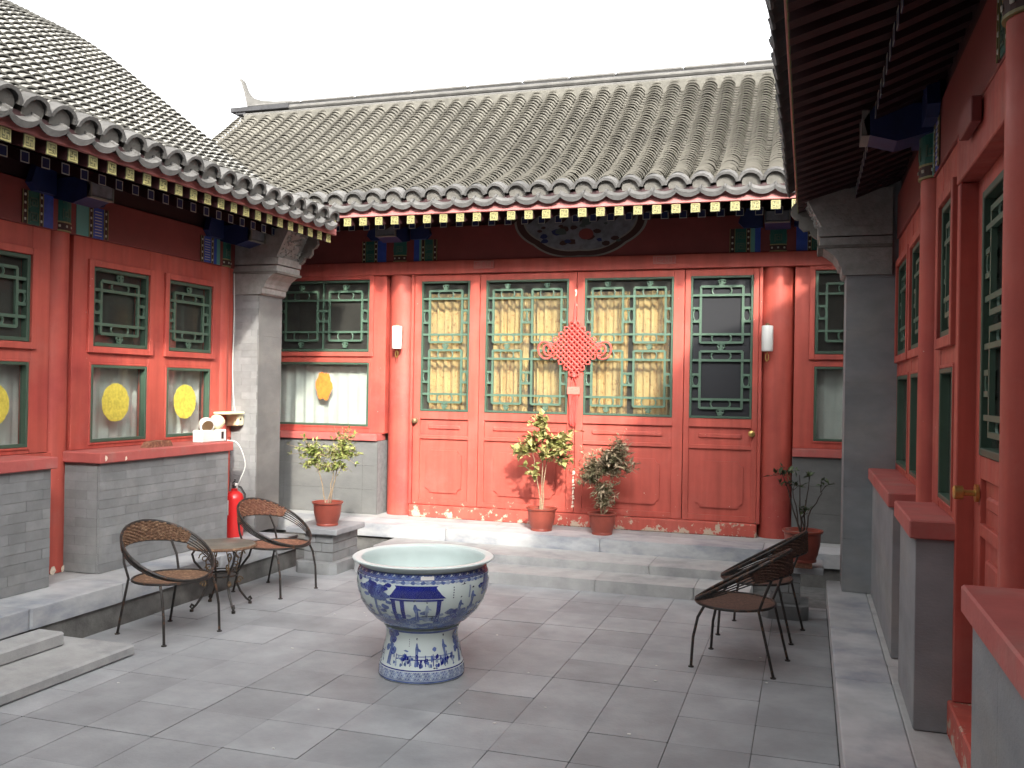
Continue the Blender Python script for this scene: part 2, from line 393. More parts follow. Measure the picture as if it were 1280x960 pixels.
def frame_boxes(b, u0, u1, z0, z1, t, d0, d1, ch=.003):
    b.box(u0, u0+t, d0, d1, z0, z1, ch); b.box(u1-t, u1, d0, d1, z0, z1, ch)
    b.box(u0+t, u1-t, d0, d1, z0, z0+t, ch); b.box(u0+t, u1-t, d0, d1, z1-t, z1, ch)
def glazing(P, par, u0, u1, z0, z1, n, tall, gt=.028, dpane=-.032, lattice=True, latmat='green_light', screen=False):
    b = MB(P); frame_boxes(b, u0, u1, z0, z1, gt, -.05, .006); b.build('sash_frame', 'green', par)
    if lattice:
        b = MB(P); w_ = (u1-u0-2*gt)/n
        for k in range(n): lattice_unit(b, u0+gt+k*w_, u0+gt+(k+1)*w_, z0+gt, z1-gt, tall)
        if n > 1 and not tall: b.box(u0+gt+w_-.008, u0+gt+w_+.008, -.024, -.003, z0+gt, z1-gt)
        b.build('lattice', latmat, par, recalc=True)
    b = MB(P); b.box(u0+gt-.003, u1-gt+.003, dpane-.004, dpane, z0+gt-.003, z1-gt+.003)
    if not screen: b.build('pane', 'glass', par)
    if screen:
        b = MB(P); b.box(u0+gt-.002, u1-gt+.002, dpane-.004, dpane, z0+gt-.002, z1-gt+.002); b.build('insect_screen', 'screen', par)
def window(P, bld, u0, u1, upper, lower, n=1, screen=False):
    # upper sash in a red surround
    b = MB(P); frame_boxes(b, u0-.045, u1+.045, upper[0]-.05, upper[1]+.045, .047, -.03, .022)
    wn = b.build('window', 'red', bld); glazing(P, wn, u0+.004, u1-.004, upper[0], upper[1]-.004, n, False, screen=screen)
    b = MB(P); frame_boxes(b, u0-.012, u1+.012, lower[0]-.012, lower[1]+.012, .016, -.06, .006)
    wl = b.build('window', 'red', bld); glazing(P, wl, u0+.005, u1-.005, lower[0]+.005, lower[1]-.005, 1, False, gt=.022, lattice=False)
def wall_openings(P, bld, u0, u1, z0, z1, cols, rows, name='wall', m='red', d0=-.1, d1=0.):
    b = MB(P); x = u0
    for c in cols:
        b.box(x, c[0], d0, d1, z0, z1, .003); zz = z0
        for r in rows: b.box(c[0], c[1], d0, d1-.002, zz, r[0], .002); zz = r[1]
        b.box(c[0], c[1], d0, d1-.002, zz, z1, .002); x = c[1]
    b.box(x, u1, d0, d1, z0, z1, .003)
    return b.build(name, m, bld)
def column(P, bld, u, d, r, z0, z1, m='red'):
    c = P(u, d, z0); b = MB(); b.lathe([(r*1.0, 0), (r*.985, z1-z0)], 28, c); return b.build('column', m, bld, smooth=True)

# painted decoration at a column head: strips either side, band round the column
KEY = [(-.8, -.8), (-.8, .8), (.8, .8), (.8, -.45), (-.35, -.45), (-.35, .35), (.35, .35), (.35, -.05)]
def keypat(b, cu, cz, hw, hh, d, t):
    for (x0, y0), (x1, y1) in zip(KEY, KEY[1:]):
        b.box(cu+min(x0, x1)*hw-t, cu+max(x0, x1)*hw+t, d, d+.003, cz+min(y0, y1)*hh-t, cz+max(y0, y1)*hh+t)
PM = ['green_deep', 'blue', 'brown_dark', 'gold', 'green_light', 'teal', 'pale_line']
def strip(b, kind, u0, u1, z0, z1, d):
    w_ = u1-u0; cu = (u0+u1)/2
    if kind == 'dots':
        b.m = 2; b.box(u0, u1, d-.03, d+.004, z0, z1); b.m = 3
        b.box(u0, u0+.005, d+.0042, d+.008, z0, z1); b.box(u1-.005, u1, d+.0042, d+.008, z0, z1)
        b.m = 6; n = max(2, int((z1-z0)/.055))
        for k in range(n):
            cz = z0+.03+k*.055
            if cz < z1-.01: b.box(cu-.008, cu+.008, d+.0042, d+.009, cz-.009, cz+.009, .003)
    elif kind == 'key':
        b.m = 0; b.box(u0, u1, d-.03, d+.0035, z0, z1); b.m = 4
        h = w_*.5; cz = z0+h
        while cz < z1: keypat(b, cu, cz, h*.8, min(h*.8, z1-cz-.002), d+.0038, .005); cz += 2*h
    elif kind == 'bluekey':
        b.m = 1; b.box(u0, u1, d-.03, d+.0035, z0, z1); b.m = 6; cz = z0+.02
        while cz < z1-.01: b.box(u0+.02, u1-.02, d+.0038, d+.006, cz, cz+.005); cz += .022
    elif kind == 'blue': b.m = 1; b.box(u0, u1, d-.03, d+.003, z0, z1)
    elif kind == 'teal': b.m = 5; b.box(u0, u1, d-.03, d+.003, z0, z1)
def painted_head(P, bld, uc, r, z0, z1, left, right, dcol, dflat, head_z=None, head_d=.34):
    # strips: outward from column
    for s, seq in ((-1, left), (1, right)):
        x = uc+s*(r+.004); b = MB(P)
        for kind, w_ in seq:
            x2 = x+s*w_; strip(b, kind, min(x, x2), max(x, x2), z0+random.uniform(0, .004), z1, dflat); x = x2
        if b.v: b.build('painted_band', PM, bld)
    # band round the column
    c = P(uc, dcol, z0); hb = z1-z0
    b = MB(); R = r+.008
    b.m = 3; b.lathe([(R+.002, 0), (R+.002, .010)], 28, c)
    b.m = 2; b.lathe([(R, .010), (R, .06)], 28, c, cap=False)
    b.m = 3; b.lathe([(R+.002, .06), (R+.002, .07)], 28, c)
    b.m = 0; b.lathe([(R, .07), (R, hb)], 28, c, cap=False)
    # key pattern bent round the column
    def bent(x, y, z):
        a = x/R; n_ = Vector(P(1, 0, 0))-Vector(P(0, 0, 0)); o_ = Vector(P(0, 1, 0))-Vector(P(0, 0, 0))
        rr = R+y; q = n_*(rr*math.sin(a))+o_*(rr*math.cos(a)); return (c[0]+q.x, c[1]+q.y, c[2]+z)
    b.P = bent
    for k in (-2, -1, 0, 1, 2):
        b.m = 4; keypat(b, k*.105, .07+.055, .036, .04, .0005, .0045)
        if hb > .2: keypat(b, k*.105, .07+.055+.105, .036, .035, .0005, .0045)
        b.m = 6; b.box(k*.055-.008, k*.055+.008, .0005, .006, .028, .044, .002)
    b.P = None
    b.build('column_band', PM, bld)
    if head_z:
        b = MB(P); hz0, hz1 = head_z; hw = .11
        poly = [(0, hz0+.02), (head_d*.55, hz0-.02), (head_d, hz0+.02), (head_d+.02, hz0+.09), (head_d-.03, hz1), (0, hz1)]
        b.prism(poly, lambda a, z, t: (t, dflat+a, z), uc-hw, uc+hw)
        b.m = 1; b.box(uc-hw+.012, uc+hw-.012, dflat+head_d+.001, dflat+head_d+.024, hz0+.035, hz1-.03, .004)
        b.m = 2
        for s in (-1, 1): b.box(uc+s*(hw-.004)-.004, uc+s*(hw-.004)+.004, dflat+head_d-.01, dflat+head_d+.028, hz0+.02, hz1-.02)
        b.box(uc-hw, uc+hw, dflat+head_d-.01, dflat+head_d+.028, hz0+.015, hz0+.026)
        b.build('beam_head', ['blue_dark', 'grey_paint', 'line_dim'], bld)
        for s in (-1, 1):   # side brackets
            b = MB(P); x0 = uc+s*(hw+.03); x1 = uc+s*(hw+.20)
            poly = [(x0, hz0+.03), (x1, hz0+.03), (x1+s*.05, hz0+.08), (x1, hz1+.06), (x0, hz1+.06)]
            b.prism(poly, lambda a, z, t: (a, t, z), dflat+.003, dflat+.06); b.build('bracket', 'blue_dark', bld)

# ================================================================== ROOFS
def crom(pts, n=10):
    P_ = [np.array(p, float) for p in pts]; P_ = [2*P_[0]-P_[1]]+P_+[2*P_[-1]-P_[-2]]; out = []
    for i in range(1, len(P_)-2):
        for k in range(n):
            t = k/n; a, b, c, d = P_[i-1:i+3]
            out.append(.5*((2*b)+(-a+c)*t+(2*a-5*b+4*c-d)*t*t+(-a+3*b-3*c+d)*t**3))
    out.append(P_[-2]); return np.array(out)
class Prof:
    def __init__(s, pts):
        s.p = crom(pts); d = np.diff(s.p, axis=0); l = np.hypot(d[:, 0], d[:, 1]); s.t = np.concatenate([[0], np.cumsum(l)]); s.L = s.t[-1]
    def at(s, t, h=0):
        t = float(t); x = np.interp(t, s.t, s.p[:, 0]); z = np.interp(t, s.t, s.p[:, 1])
        e = .04; tc = max(t, 0); x1 = np.interp(min(tc+e, s.L), s.t, s.p[:, 0]); z1 = np.interp(min(tc+e, s.L), s.t, s.p[:, 1]); x0 = np.interp(max(tc-e, 0), s.t, s.p[:, 0]); z0 = np.interp(max(tc-e, 0), s.t, s.p[:, 1])
        dx, dz = x1-x0, z1-z0; q = math.hypot(dx, dz); dx /= q; dz /= q
        if t < 0: x += t*dx; z += t*dz
        return x-dz*h, z+dx*h
PITCH = .205
def roof(bld, Q, pts, u0, u1, zb, rear=None, tmax=None, expo=.074, vis=None, rp=.166, vis_raf=None, tm='tile'):
    """Q(u, s, z)->world. pts: profile of the roof bed (s inward from the eave edge). zb: underside of eave board."""
    pr = Prof(pts); tmax = tmax or pr.L
    allp = list(pr.p)+([np.array(r) for r in rear] if rear else [])
    b = MB(Q); poly = [(x, z) for x, z in allp]+[(x, z-.05) for x, z in reversed(allp)]
    n = len(allp)
    for i in range(n-1):
        (x0, z0), (x1, z1) = allp[i], allp[i+1]
        b.add([(u0, x0, z0), (u1, x0, z0), (u1, x1, z1), (u0, x1, z1), (u0, x0, z0-.05), (u1, x0, z0-.05), (u1, x1, z1-.05), (u0, x1, z1-.05)],
              [(0, 1, 2, 3), (4, 7, 6, 5), (0, 3, 7, 4), (1, 5, 6, 2)]+([(0, 4, 5, 1)] if i == 0 else [])+([(2, 6, 7, 3)] if i == n-2 else []))
    rf = b.build('roof', 'red_eave_shade', bld)
    # eave board
    part(rf, 'eave_board', 'red_pink', (u0, u1, .0, .035, zb, allp[0][1]-.052), P=Q)
    rows = int((u1-u0-.1)/PITCH); off = ((u1-u0)-rows*PITCH)/2
    tb = MB(Q); NA = 7
    R = .084; a_c = [rad(-78+156*i/NA) for i in range(NA+1)]
    Rp = .105; NP = 4; a_p = [rad(-52+104*i/NP) for i in range(NP+1)]
    pre = {}
    nt_ = int((tmax-.06)/expo)
    def frame(t): return pr.at(t), pr.at(t, 1)
    fr_ = []
    for k in range(nt_+1):
        t0 = .06+k*expo; t1 = t0+expo*1.25
        (x0, z0) = pr.at(t0); (nx0, nz0) = pr.at(t0, 1); (x1, z1) = pr.at(min(t1, pr.L)); (nx1, nz1) = pr.at(min(t1, pr.L), 1)
        fr_.append((x0, z0, nx0-x0, nz0-z0, x1, z1, nx1-x1, nz1-z1))
    for r in range(rows+1):
        uc = u0+off+r*PITCH
        wob = [random.gauss(0, .004) for _ in range(4)]
        for typ in (0, 1):
            if typ == 1 and r == rows: continue
            base = uc if typ == 0 else uc+PITCH/2
            ang = a_c if typ == 0 else a_p
            for k in range(nt_+1):
                x0, z0, nx0, nz0, x1, z1, nx1, nz1 = fr_[k]
                ju = random.gauss(0, .0018)+wob[0]*math.sin(k*.11+wob[1]*600); jh = random.gauss(0, .0011); tw = random.gauss(0, .010)
                up_, fr2, low = [], [], []
                for a in ang:
                    if typ == 0: du, h = R*math.sin(a), R*math.cos(a)-R*math.cos(ang[0])+.032
                    else: du, h = Rp*math.sin(a), Rp*(1-math.cos(a))+.006
                    h += jh+tw*du; th = .036*(1 if typ == 0 else .7)
                    u = base+du+ju
                    hl = h+th
                    low.append((u, x0+nx0*hl, z0+nz0*hl)); fr2.append((u, x0+nx0*(hl-.013), z0+nz0*(hl-.013))); up_.append((base+du*.94+ju, x1+nx1*h, z1+nz1*h))
                m_ = len(ang); tb.tint = random.uniform(.90, 1.09)
                tb.add(low+up_+fr2, [(i, i+1, m_+i+1, m_+i) for i in range(m_-1)]+[(2*m_+i, 2*m_+i+1, i+1, i) for i in range(m_-1)])
    tb.build('roof_tiles', tm, rf, recalc=False, tint=True, kind='stuff')
    # eave end tiles
    def local(uq, t, h):
        x, z = pr.at(t, h); return (uq, x, z)
    def arcshell(rO, rI, h0, t0, t1, a0, a1, n_=8, drop=0., conc=False):
        bb = MB(Q); V = []; Fs = []
        for t in (t0, t1):
            for rr in (rO, rI):
                for i in range(n_+1):
                    a = rad(a0+(a1-a0)*i/n_)
                    h = h0+(rr*math.cos(a) if not conc else -rr*math.cos(a))
                    V.append(local(rr*math.sin(a), t, h-(drop if t == t0 else 0)))
        k = n_+1
        for i in range(n_):
            Fs += [(i, i+1, k+i+1, k+i), (2*k+i, 3*k+i, 3*k+i+1, 2*k+i+1), (i, 2*k+i, 2*k+i+1, i+1), (k+i, k+i+1, 3*k+i+1, 3*k+i)]
        Fs += [(0, k, 3*k, 2*k), (n_, 2*k+n_, 3*k+n_, k+n_)]
        bb.add(V, Fs); return bb
    o1 = arcshell(.106, .084, .012, -.035, .085, -80, 80).build('cover_end_tile', 'eave_tile', rf, smooth=True, origin=Q(0, 0, pts[0][1])); me1 = o1.data; bpy.data.objects.remove(o1)
    bb = MB(Q); V = []; n_ = 8
    for t in (-.005, .08):
        V += [local(0.079*math.sin(rad(-80+160*i/n_)), t, +.008+.081*math.cos(rad(-80+160*i/n_))) for i in range(n_+1)]+[local(.07, t, -.045), local(-.07, t, -.045)]
    k = n_+3; bb.add(V, [tuple(range(k-1, -1, -1)), tuple(range(k, 2*k))]+[(i, (i+1) % k, k+(i+1) % k, k+i) for i in range(k)])
    o2 = bb.build('tile_plaster', 'plaster', rf, origin=Q(0, 0, pts[0][1])); me2 = o2.data; bpy.data.objects.remove(o2)
    bb = MB(Q); V = []; Fs = []; n_ = 8   # drip tile: concave pan with a hanging lip
    sec = []
    for i in range(n_+1):
        a = rad(-58+116*i/n_); sec.append((.112*math.sin(a)/.848, .09*(1-math.cos(a))))
    rings = [(-.07, -.012, -.035), (-.07, .006, .012), (.0, .004, .0), (.10, .004, .0)]
    for i, (du, h) in enumerate(sec):
        h -= .042; lip = .012*(1-(du/.112)**2)
        V += [local(du, -.078, h-.024-lip), local(du, -.066, h-.024-lip), local(du, -.066, h-.012), local(du, .10, h+.02), local(du, .10, h+.036), local(du, -.078, h+.004)]
    for i in range(n_):
        for j in range(6): Fs.append((i*6+j, i*6+(j+1) % 6, (i+1)*6+(j+1) % 6, (i+1)*6+j))
    Fs += [tuple(range(6)), tuple(n_*6+5-j for j in range(6))]
    bb.add(V, Fs); o3 = bb.build('drip_tile', 'eave_tile', rf, smooth=True, origin=Q(0, 0, pts[0][1])); me3 = o3.data; bpy.data.objects.remove(o3)
    v0, v1 = vis if vis else (u0, u1)
    for r in range(rows+1):
        uc = u0+off+r*PITCH
        if not (v0 <= uc <= v1): continue
        for me, nm, uu in ((me1, 'cover_end_tile', uc), (me2, 'tile_plaster', uc), (me3, 'drip_tile', uc+PITCH/2)):
            if nm == 'drip_tile' and r == rows: continue
            p = Vector(Q(uu+random.gauss(0, .003), 0, pts[0][1])); o = place(nm, me, p, rf)
            if nm != 'tile_plaster': o.rotation_euler = (random.gauss(0, .006), random.gauss(0, .006), random.gauss(0, .02)); o.location.z += random.gauss(0, .003)
    # rafters
    def mk(s0, s1, ztop, slope, hw, hh, fancy):
        bb = MB(Q); bb.m = 0
        V = []
        for s_ in (s0, s1):
            for du, dz in ((-hw, -hh), (hw, -hh), (hw, 0), (-hw, 0)): V.append((du, s_, ztop+slope*(s_-s0)+dz))
        bb.add(V, [(0, 1, 2, 3), (7, 6, 5, 4), (0, 4, 5, 1), (1, 5, 6, 2), (2, 6, 7, 3), (3, 7, 4, 0)])
        cz = ztop-hh/2
        if fancy:
            bb.m = 2; bb.box(-hw-.001, hw+.001, s0-.004, s0-.0005, ztop-hh-.001, ztop-.003)
            bb.m = 1; t = .0045; q = hw*.92; qz = hh*.46
            for a0_, a1_, c0_, c1_ in ((-q, q, -qz, -qz+2*t), (-q, q, qz-2*t, qz), (-q, -q+2*t, -qz+2*t, qz-2*t), (q-2*t, q, -qz+2*t, qz-2*t),
                                       (-t, t, -qz*.62, qz*.62), (-q*.62, -t, -t, t), (t, q*.62, -t, t), (t, q*.62, qz*.62-2*t, qz*.62), (-q*.62, -t, -qz*.62, -qz*.62+2*t), (-q*.62, -q*.62+2*t, t, qz*.62), (q*.62-2*t, q*.62, -qz*.62, -t)):
                bb.box(a0_, a1_, s0-.007, s0-.0041, cz+c0_, cz+c1_)
            mm = ['red_eave_shade', 'gold', 'gold_ground']
        else:
            bb.m = 2; bb.box(-hw, hw, s0-.003, s0-.0005, ztop-hh, ztop)
            bb.m = 1; t = .0028; q = hw*.95; qz = hh*.47
            for a0_, a1_, c0_, c1_ in ((-q, q, -qz, -qz+2*t), (-q, q, qz-2*t, qz), (-q, -q+2*t, -qz+2*t, qz-2*t), (q-2*t, q, -qz+2*t, qz-2*t)):
                bb.box(a0_, a1_, s0-.0042, s0-.0031, cz+c0_, cz+c1_)
            mm = ['red_eave_shade', 'pale_line', 'blue_dark']
        o_ = bb.build('rafter', mm, rf, origin=Q(0, 0, 0)); me = o_.data; bpy.data.objects.remove(o_); return me
    f1 = mk(.02, .75, zb-.002, .30, .039, .08, True); f2 = mk(.40, 1.05, zb+.015, .40, .036, .075, False)
    r0, r1 = vis_raf if vis_raf else (v0, v1)
    u = u0+.1
    while u < u1-.05:
        if r0 <= u <= r1:
            place('flying_rafter', f1, Q(u, 0, 0), rf); place('eave_rafter', f2, Q(u+rp*.08, 0, 0), rf)
        u += rp
    return rf, pr
mat('gold_ground', (.075, .08, .036), .55)

# ================================================================== MAIN HALL
hall = root('main_hall', 'main hall with four red lattice doors, gold curtains and grey tiled ridge roof', 'building', (-2.19, 9.0, .29))
PH = hall
cols = [(-3.93, -3.205), (-3.205, -2.19), (-2.19, -1.13), (-1.13, -.44)]
glz = [(-3.85, -3.315), (-3.14, -2.27), (-2.11, -1.235), (-1.075, -.495)]
part(PH, 'lintel_beam', 'red', (-7.2, 2.8, -.12, .035, 2.81, 2.945), P=PB)
part(PH, 'eave_beam', 'red_beam_shade_plaque', (-7.2, 2.8, -.12, .015, 2.948, 3.30), P=PB)
part(PH, 'eave_wall', 'red_eave_shade', (-7.2, 2.8, -.12, -.01, 3.303, 3.78), P=PB)
for u in (-4.1, -.28): column(PB, PH, u, -.13, .155, .29, 2.945)
for u in (-6.1, 1.72): column(PB, PH, u, -.13, .155, .29, 2.945)
thr = part(PH, 'threshold', 'red_worn', (-3.945, -.435, -.08, .045, .29, .415), P=PB, ch=.008)
part(PH, 'door_jamb', 'red', (-3.96, -3.93, -.1, .02, .416, 2.809), P=PB); part(PH, 'door_jamb', 'red', (-.44, -.41, -.1, .02, .416, 2.809), P=PB)
def notched(u0, u1, z0, z1, c):
    pts = [(u0, z0+c), (u0+c*.6, z0+c*.75), (u0+c*.75, z0+c*.5), (u0+c, z0), (u1-c, z0), (u1-c*.75, z0+c*.5), (u1-c*.6, z0+c*.75), (u1, z0+c),
           (u1, z1-c), (u1-c*.6, z1-c*.75), (u1-c*.75, z1-c*.5), (u1-c, z1), (u0+c, z1), (u0+c*.75, z1-c*.5), (u0+c*.6, z1-c*.75), (u0, z1-c)]
    return pts
for i, ((a, b_), (g0, g1)) in enumerate(zip(cols, glz)):
    a += .003; b_ -= .003; zt = 2.806; zbm = .419
    b = MB(PB)
    b.box(a, g0, -.05, 0, zbm, zt, .003); b.box(g1, b_, -.05, 0, zbm, zt, .003)
    for z0, z1 in ((2.737, zt), (1.305, 1.388), (1.10, 1.137), (zbm, .475)): b.box(g0, g1, -.05, -.001, z0, z1, .003)
    dr = b.build('door', 'red_worn', PH)
    b = MB(PB); b.box(g0-.001, g1+.001, -.045, -.022, .475, 1.10)
    b.prism(notched(g0+.07*(1 if i in (0, 3) else 1.6), g1-.07*(1 if i in (0, 3) else 1.6), .545, .985, .05), lambda u, z, t: (u, t, z), -.03, -.006)
    b.build('lower_panel', 'red_worn', dr)
    b = MB(PB); b.box(g0-.001, g1+.001, -.045, -.024, 1.137, 1.305)
    b.box(g0+.09, g1-.09, -.03, -.008, 1.20, 1.245, .01); b.build('waist_panel', 'red', dr)
    glazing(PB, dr, g0, g1, 1.388, 2.737, 1 if i in (0, 3) else 2, True, gt=.022, screen=(i == 3))
    if i in (0, 3):
        ku = a+.03 if i == 0 else b_-.05
        b = MB(); c = PB(ku, .002, 1.285 if i == 0 else 1.255)
        b.tube([c, (c[0], c[1]-.008, c[2])], .032, 14); b.tube([(c[0], c[1]-.008, c[2]), (c[0], c[1]-.03, c[2])], .012, 10)
        b.tube([(c[0], c[1]-.028, c[2]), (c[0], c[1]-.036, c[2]), (c[0], c[1]-.05, c[2]), (c[0], c[1]-.06, c[2])], [.016, .027, .027, .014], 14)
        b.build('door_knob', 'brass' if i == 3 else 'brass_dark', dr, smooth=True)
# pale flaked strip on the stile between the middle doors
b = MB(PB); z = .47
while z < .80:
    h = random.uniform(.02, .06); ww = random.uniform(.006, .017); cu = -2.195+random.uniform(-.004, .004)
    b.prism([(cu-ww, z), (cu+ww*.8, z+.006), (cu+ww, z+h*.7), (cu+ww*.2, z+h), (cu-ww*.7, z+h*.8)], lambda u, zz, t: (u, t, zz), .0005, .0016); z += h+random.uniform(-.004, .012)
for (cu, z, ww, h) in ((-2.2, 2.56, .012, .07), (-2.197, 2.455, .012, .03)):
    b.prism([(cu-ww*.4, z), (cu+ww*.5, z+h*.1), (cu+ww, z+h*.6), (cu+ww*.6, z+h), (cu-ww, z+h*.9), (cu, z+h*.6)], lambda u, zz, t: (u, t, zz), .0005, .0016)
mat('primer', (.72, .62, .50), .8, n=.2, ns=40)
b.build('flaked_paint', 'primer', PH)
# side windows of the hall
for (u0, u1, w0, w1) in ((-5.945, -4.255, -5.57, -4.44), (-.125, 1.565, .05, 1.18)):
    wall_openings(PB, PH, u0, u1, 1.137, 2.809, [(w0-.012, w1+.012)], [(1.188, 1.902), (1.988, 2.782)])
    window(PB, PH, w0, w1, (2.0, 2.77), (1.2, 1.89), n=2)
    part(PH, 'window_sill', 'red_sill', (u0, u1+(-.03 if u0 < -2 else 0), -.1, .125, 1.062, 1.135), P=PB, ch=.005)
    dd = part(PH, 'dado_wall', 'mortar', (u0, u1-.03, -.15, .07, .291, 1.06), P=PB, ch=.002)
    x = u0
    for ww in (.55, .62, .32, .17):
        for z0, z1 in ((.292, .55), (.55, .80), (.80, 1.059)):
            p = PB(x+.001, .071, z0+.001); q = PB(min(x+ww, u1-.03)-.001, .092, z1-.001); block(U_PANEL_D, 'wall_panel', dd, p[0], q[0], p[1], q[1], p[2], q[2])
        x += ww
# painted column heads
LS = [('blue', .10), ('dots', .035), ('key', .10), ('dots', .04)]; RS = [('teal', .07), ('dots', .035), ('bluekey', .10), ('dots', .04)]
painted_head(PB, PH, -4.1, .155, 2.947, 3.17, LS, [('blue', .06), ('teal', .025), ('dots', .04), ('key', .09), ('dots', .045)], -.13, .0165, (3.14, 3.29))
painted_head(PB, PH, -.28, .155, 2.947, 3.17, [('blue', .05), ('teal', .04), ('dots', .04), ('key', .10), ('dots', .05)], LS, -.13, .0165, (3.14, 3.29))
# scalloped painting on the beam
def scallop(rx, rz, n=48, k=.035):
    pts = []
    for i in range(n+1):
        a = math.pi+math.pi*i/n; s = 1+k*abs(math.sin(a*4.0))-k*.5; pts.append((-2.17+rx*s*math.cos(a), 3.375+rz*s*math.sin(a)))
    return pts
pts_o = [(u, z) for u, z in scallop(.68, .435)]
b = MB(PB)
for k_, (sc_, d_, m_) in enumerate(((1, .022, 0), (.965, .025, 1), (.86, .028, 0), (.835, .031, 2))):
    b.m = m_; b.prism([(-2.17+(u+2.17)*sc_, 3.375+(z-3.375)*sc_) for u, z in pts_o], lambda u, z, t: (u, t, z), .016, d_)
b.m = 3; b.prism([(-2.10+.075*math.cos(t*.52), 3.17+.055*math.sin(t*.52)) for t in range(12)], lambda u, z, t: (u, t, z), .031, .034)
rr = random.Random(3)
for k_ in range(26):
    cu = -2.17+rr.uniform(-.42, .42); cz = 3.10+rr.uniform(-.03, .2); b.m = rr.choice([4, 5, 1]); s = rr.uniform(.02, .06)
    b.prism([(cu+s*math.cos(t*.9)*rr.uniform(.7, 1.3), cz+s*.6*math.sin(t*.9)) for t in range(7)], lambda u, z, t: (u, t, z), .0312, .033+k_*.00005)
b.build('beam_painting', ['line_dim', 'brown_dark', 'grey_paint', 'red_beam_shade_plaque', 'green_dim', 'blue_dark'], PH)
# name plaques
def plaque(uc, zc, glyph):
    b = MB(PB); b.box(uc-.11, uc+.11, .0355, .047, zc-.042, zc+.042, .003); q = b.build('plaque', 'red_sill', PH)
    b = MB(PB); frame_boxes(b, uc-.105, uc+.105, zc-.037, zc+.037, .006, .0472, .051, 0)
    for x0, x1, y0, y1 in glyph: b.box(uc+x0, uc+x1, .0472, .0505, zc+y0, zc+y1)
    b.build('lettering', 'plaque_letter', q)
mat('plaque_letter', (.36, .15, .12), .6)
t = .004
HONG = [(-.078, -.055, .012, .018), (-.075, -.06, -.004, .002), (-.08, -.055, -.022, -.016), (-.045, -.012, .016, .022), (-.032, -.025, -.018, .016), (-.048, -.008, -.024, -.018)]
BOXG = [(.012, .018, -.026, .026), (.066, .072, -.026, .026), (.018, .066, .02, .026), (.018, .066, -.026, -.02), (.024, .06, .008, .013), (.024, .06, -.006, -.001), (.039, .045, -.018, .018)]
BIG2 = [(-.08, -.074, -.026, .026), (-.06, -.03, .008, .014), (-.062, -.02, -.008, -.002), (-.07, -.014, -.026, -.02), (-.018, -.012, -.01, .022)]
plaque(-3.155, 2.892, HONG+BOXG); plaque(-1.325, 2.894, BIG2+BOXG)
# hall body
part(PH, 'rear_wall', 'grey_wall', (-7.2, 2.8, -4.0, -3.6, .29, 3.3), P=PB)
def gable(bld, P, u0, u1, pts):
    b = MB(); b.prism(pts, lambda a, z, t: P(a, z, t), u0, u1); return b.build('gable_wall', 'grey_wall', bld)
QB = lambda u, s, z: (u, 8.05+s, z)
hp = [(0, 3.40), (.5, 3.615), (1.2, 4.01), (2.0, 4.56), (2.72, 5.11)]
hrear = [(3.0, 5.2), (3.6, 4.9), (4.6, 4.1), (5.4, 3.6)]
rf, pr = roof(PH, QB, hp, -7.35, 2.9, 3.26, rear=hrear, vis=(-5.3, .6))
for u0, u1 in ((-7.2, -6.8), (2.4, 2.8)):
    gable(PH, lambda s, z, t: QB(t, s, z), u0, u1, [(.9, .3), (.9, 3.70), (1.2, 3.90), (2.0, 4.45), (2.8, 5.05), (3.6, 4.8), (4.6, 4.0), (4.9, 3.7), (4.9, .3)])
part(PH, 'ceiling', 'interior', (-6.8, 2.4, -3.6, -.125, 3.2, 3.25), P=PB)
part(PH, 'interior_wall', 'interior', (-6.8, 2.4, -2.6, -2.55, .30, 3.19), P=PB)
part(PH, 'room_partition', 'interior', (-4.2, -4.1, -2.54, -.26, .30, 3.19), P=PB); part(PH, 'room_partition', 'interior', (-.30, -.2, -2.54, -.26, .30, 3.19), P=PB)
# ridge
rz = 5.13; ry = 8.05+2.78
PRg = lambda u, d, z: (u, ry-d, z)
b = MB(PRg); b.box(-7.2, 2.75, -.12, .17, rz-.12, rz+.075, .01); rg = b.build('ridge', 'ridge_plaster', rf)
part(rg, 'ridge_course', 'ridge', (-7.25, 2.8, -.09, .12, rz+.077, rz+.115), P=PRg, ch=.012)
part(rg, 'ridge_course', 'ridge_dark', (-7.25, 2.8, -.07, .085, rz+.116, rz+.128), P=PRg, ch=0)
part(rg, 'ridge_course', 'ridge', (-7.28, 2.8, -.09, .115, rz+.129, rz+.185), P=PRg, ch=.02)
part(rg, 'ridge_course', 'ridge_dark', (-7.28, 2.8, -.07, .085, rz+.186, rz+.198), P=PRg, ch=0)
x = -7.2
while x < 2.7:
    ww = random.uniform(.55, .8); part(rg, 'ridge_cap', 'ridge', (x, min(x+ww-.004, 2.75), -.07, .09, rz+.199, rz+.245+random.uniform(-.006, .004)), P=PRg, ch=.02); x += ww
part(rg, 'end_plate', 'ridge_dark', (-7.43, -6.55, -.12, .14, rz+.135, rz+.197), (-7.36, -7.2, -.1, .12, rz+.10, rz+.134), P=PRg, ch=.006)
part(rg, 'end_scroll', 'ridge', (-7.28, -7.1, -.08, .13, rz+.0, rz+.06), (-7.22, -7.1, -.06, .11, rz-.06, rz-.001), P=PRg, ch=.015)
b = MB(PRg)
poly = [(-7.36, rz+.60), (-7.33, rz+.61), (-7.30, rz+.57), (-7.245, rz+.44), (-7.16, rz+.345), (-7.0, rz+.29), (-6.8, rz+.265), (-6.55, rz+.255), (-6.55, rz+.20), (-7.22, rz+.20), (-7.24, rz+.28), (-7.28, rz+.43), (-7.325, rz+.555)]
b.prism(poly, lambda u, z, t: (u, t, z), -.03, .05); b.build('ridge_horn', 'ridge', rg)

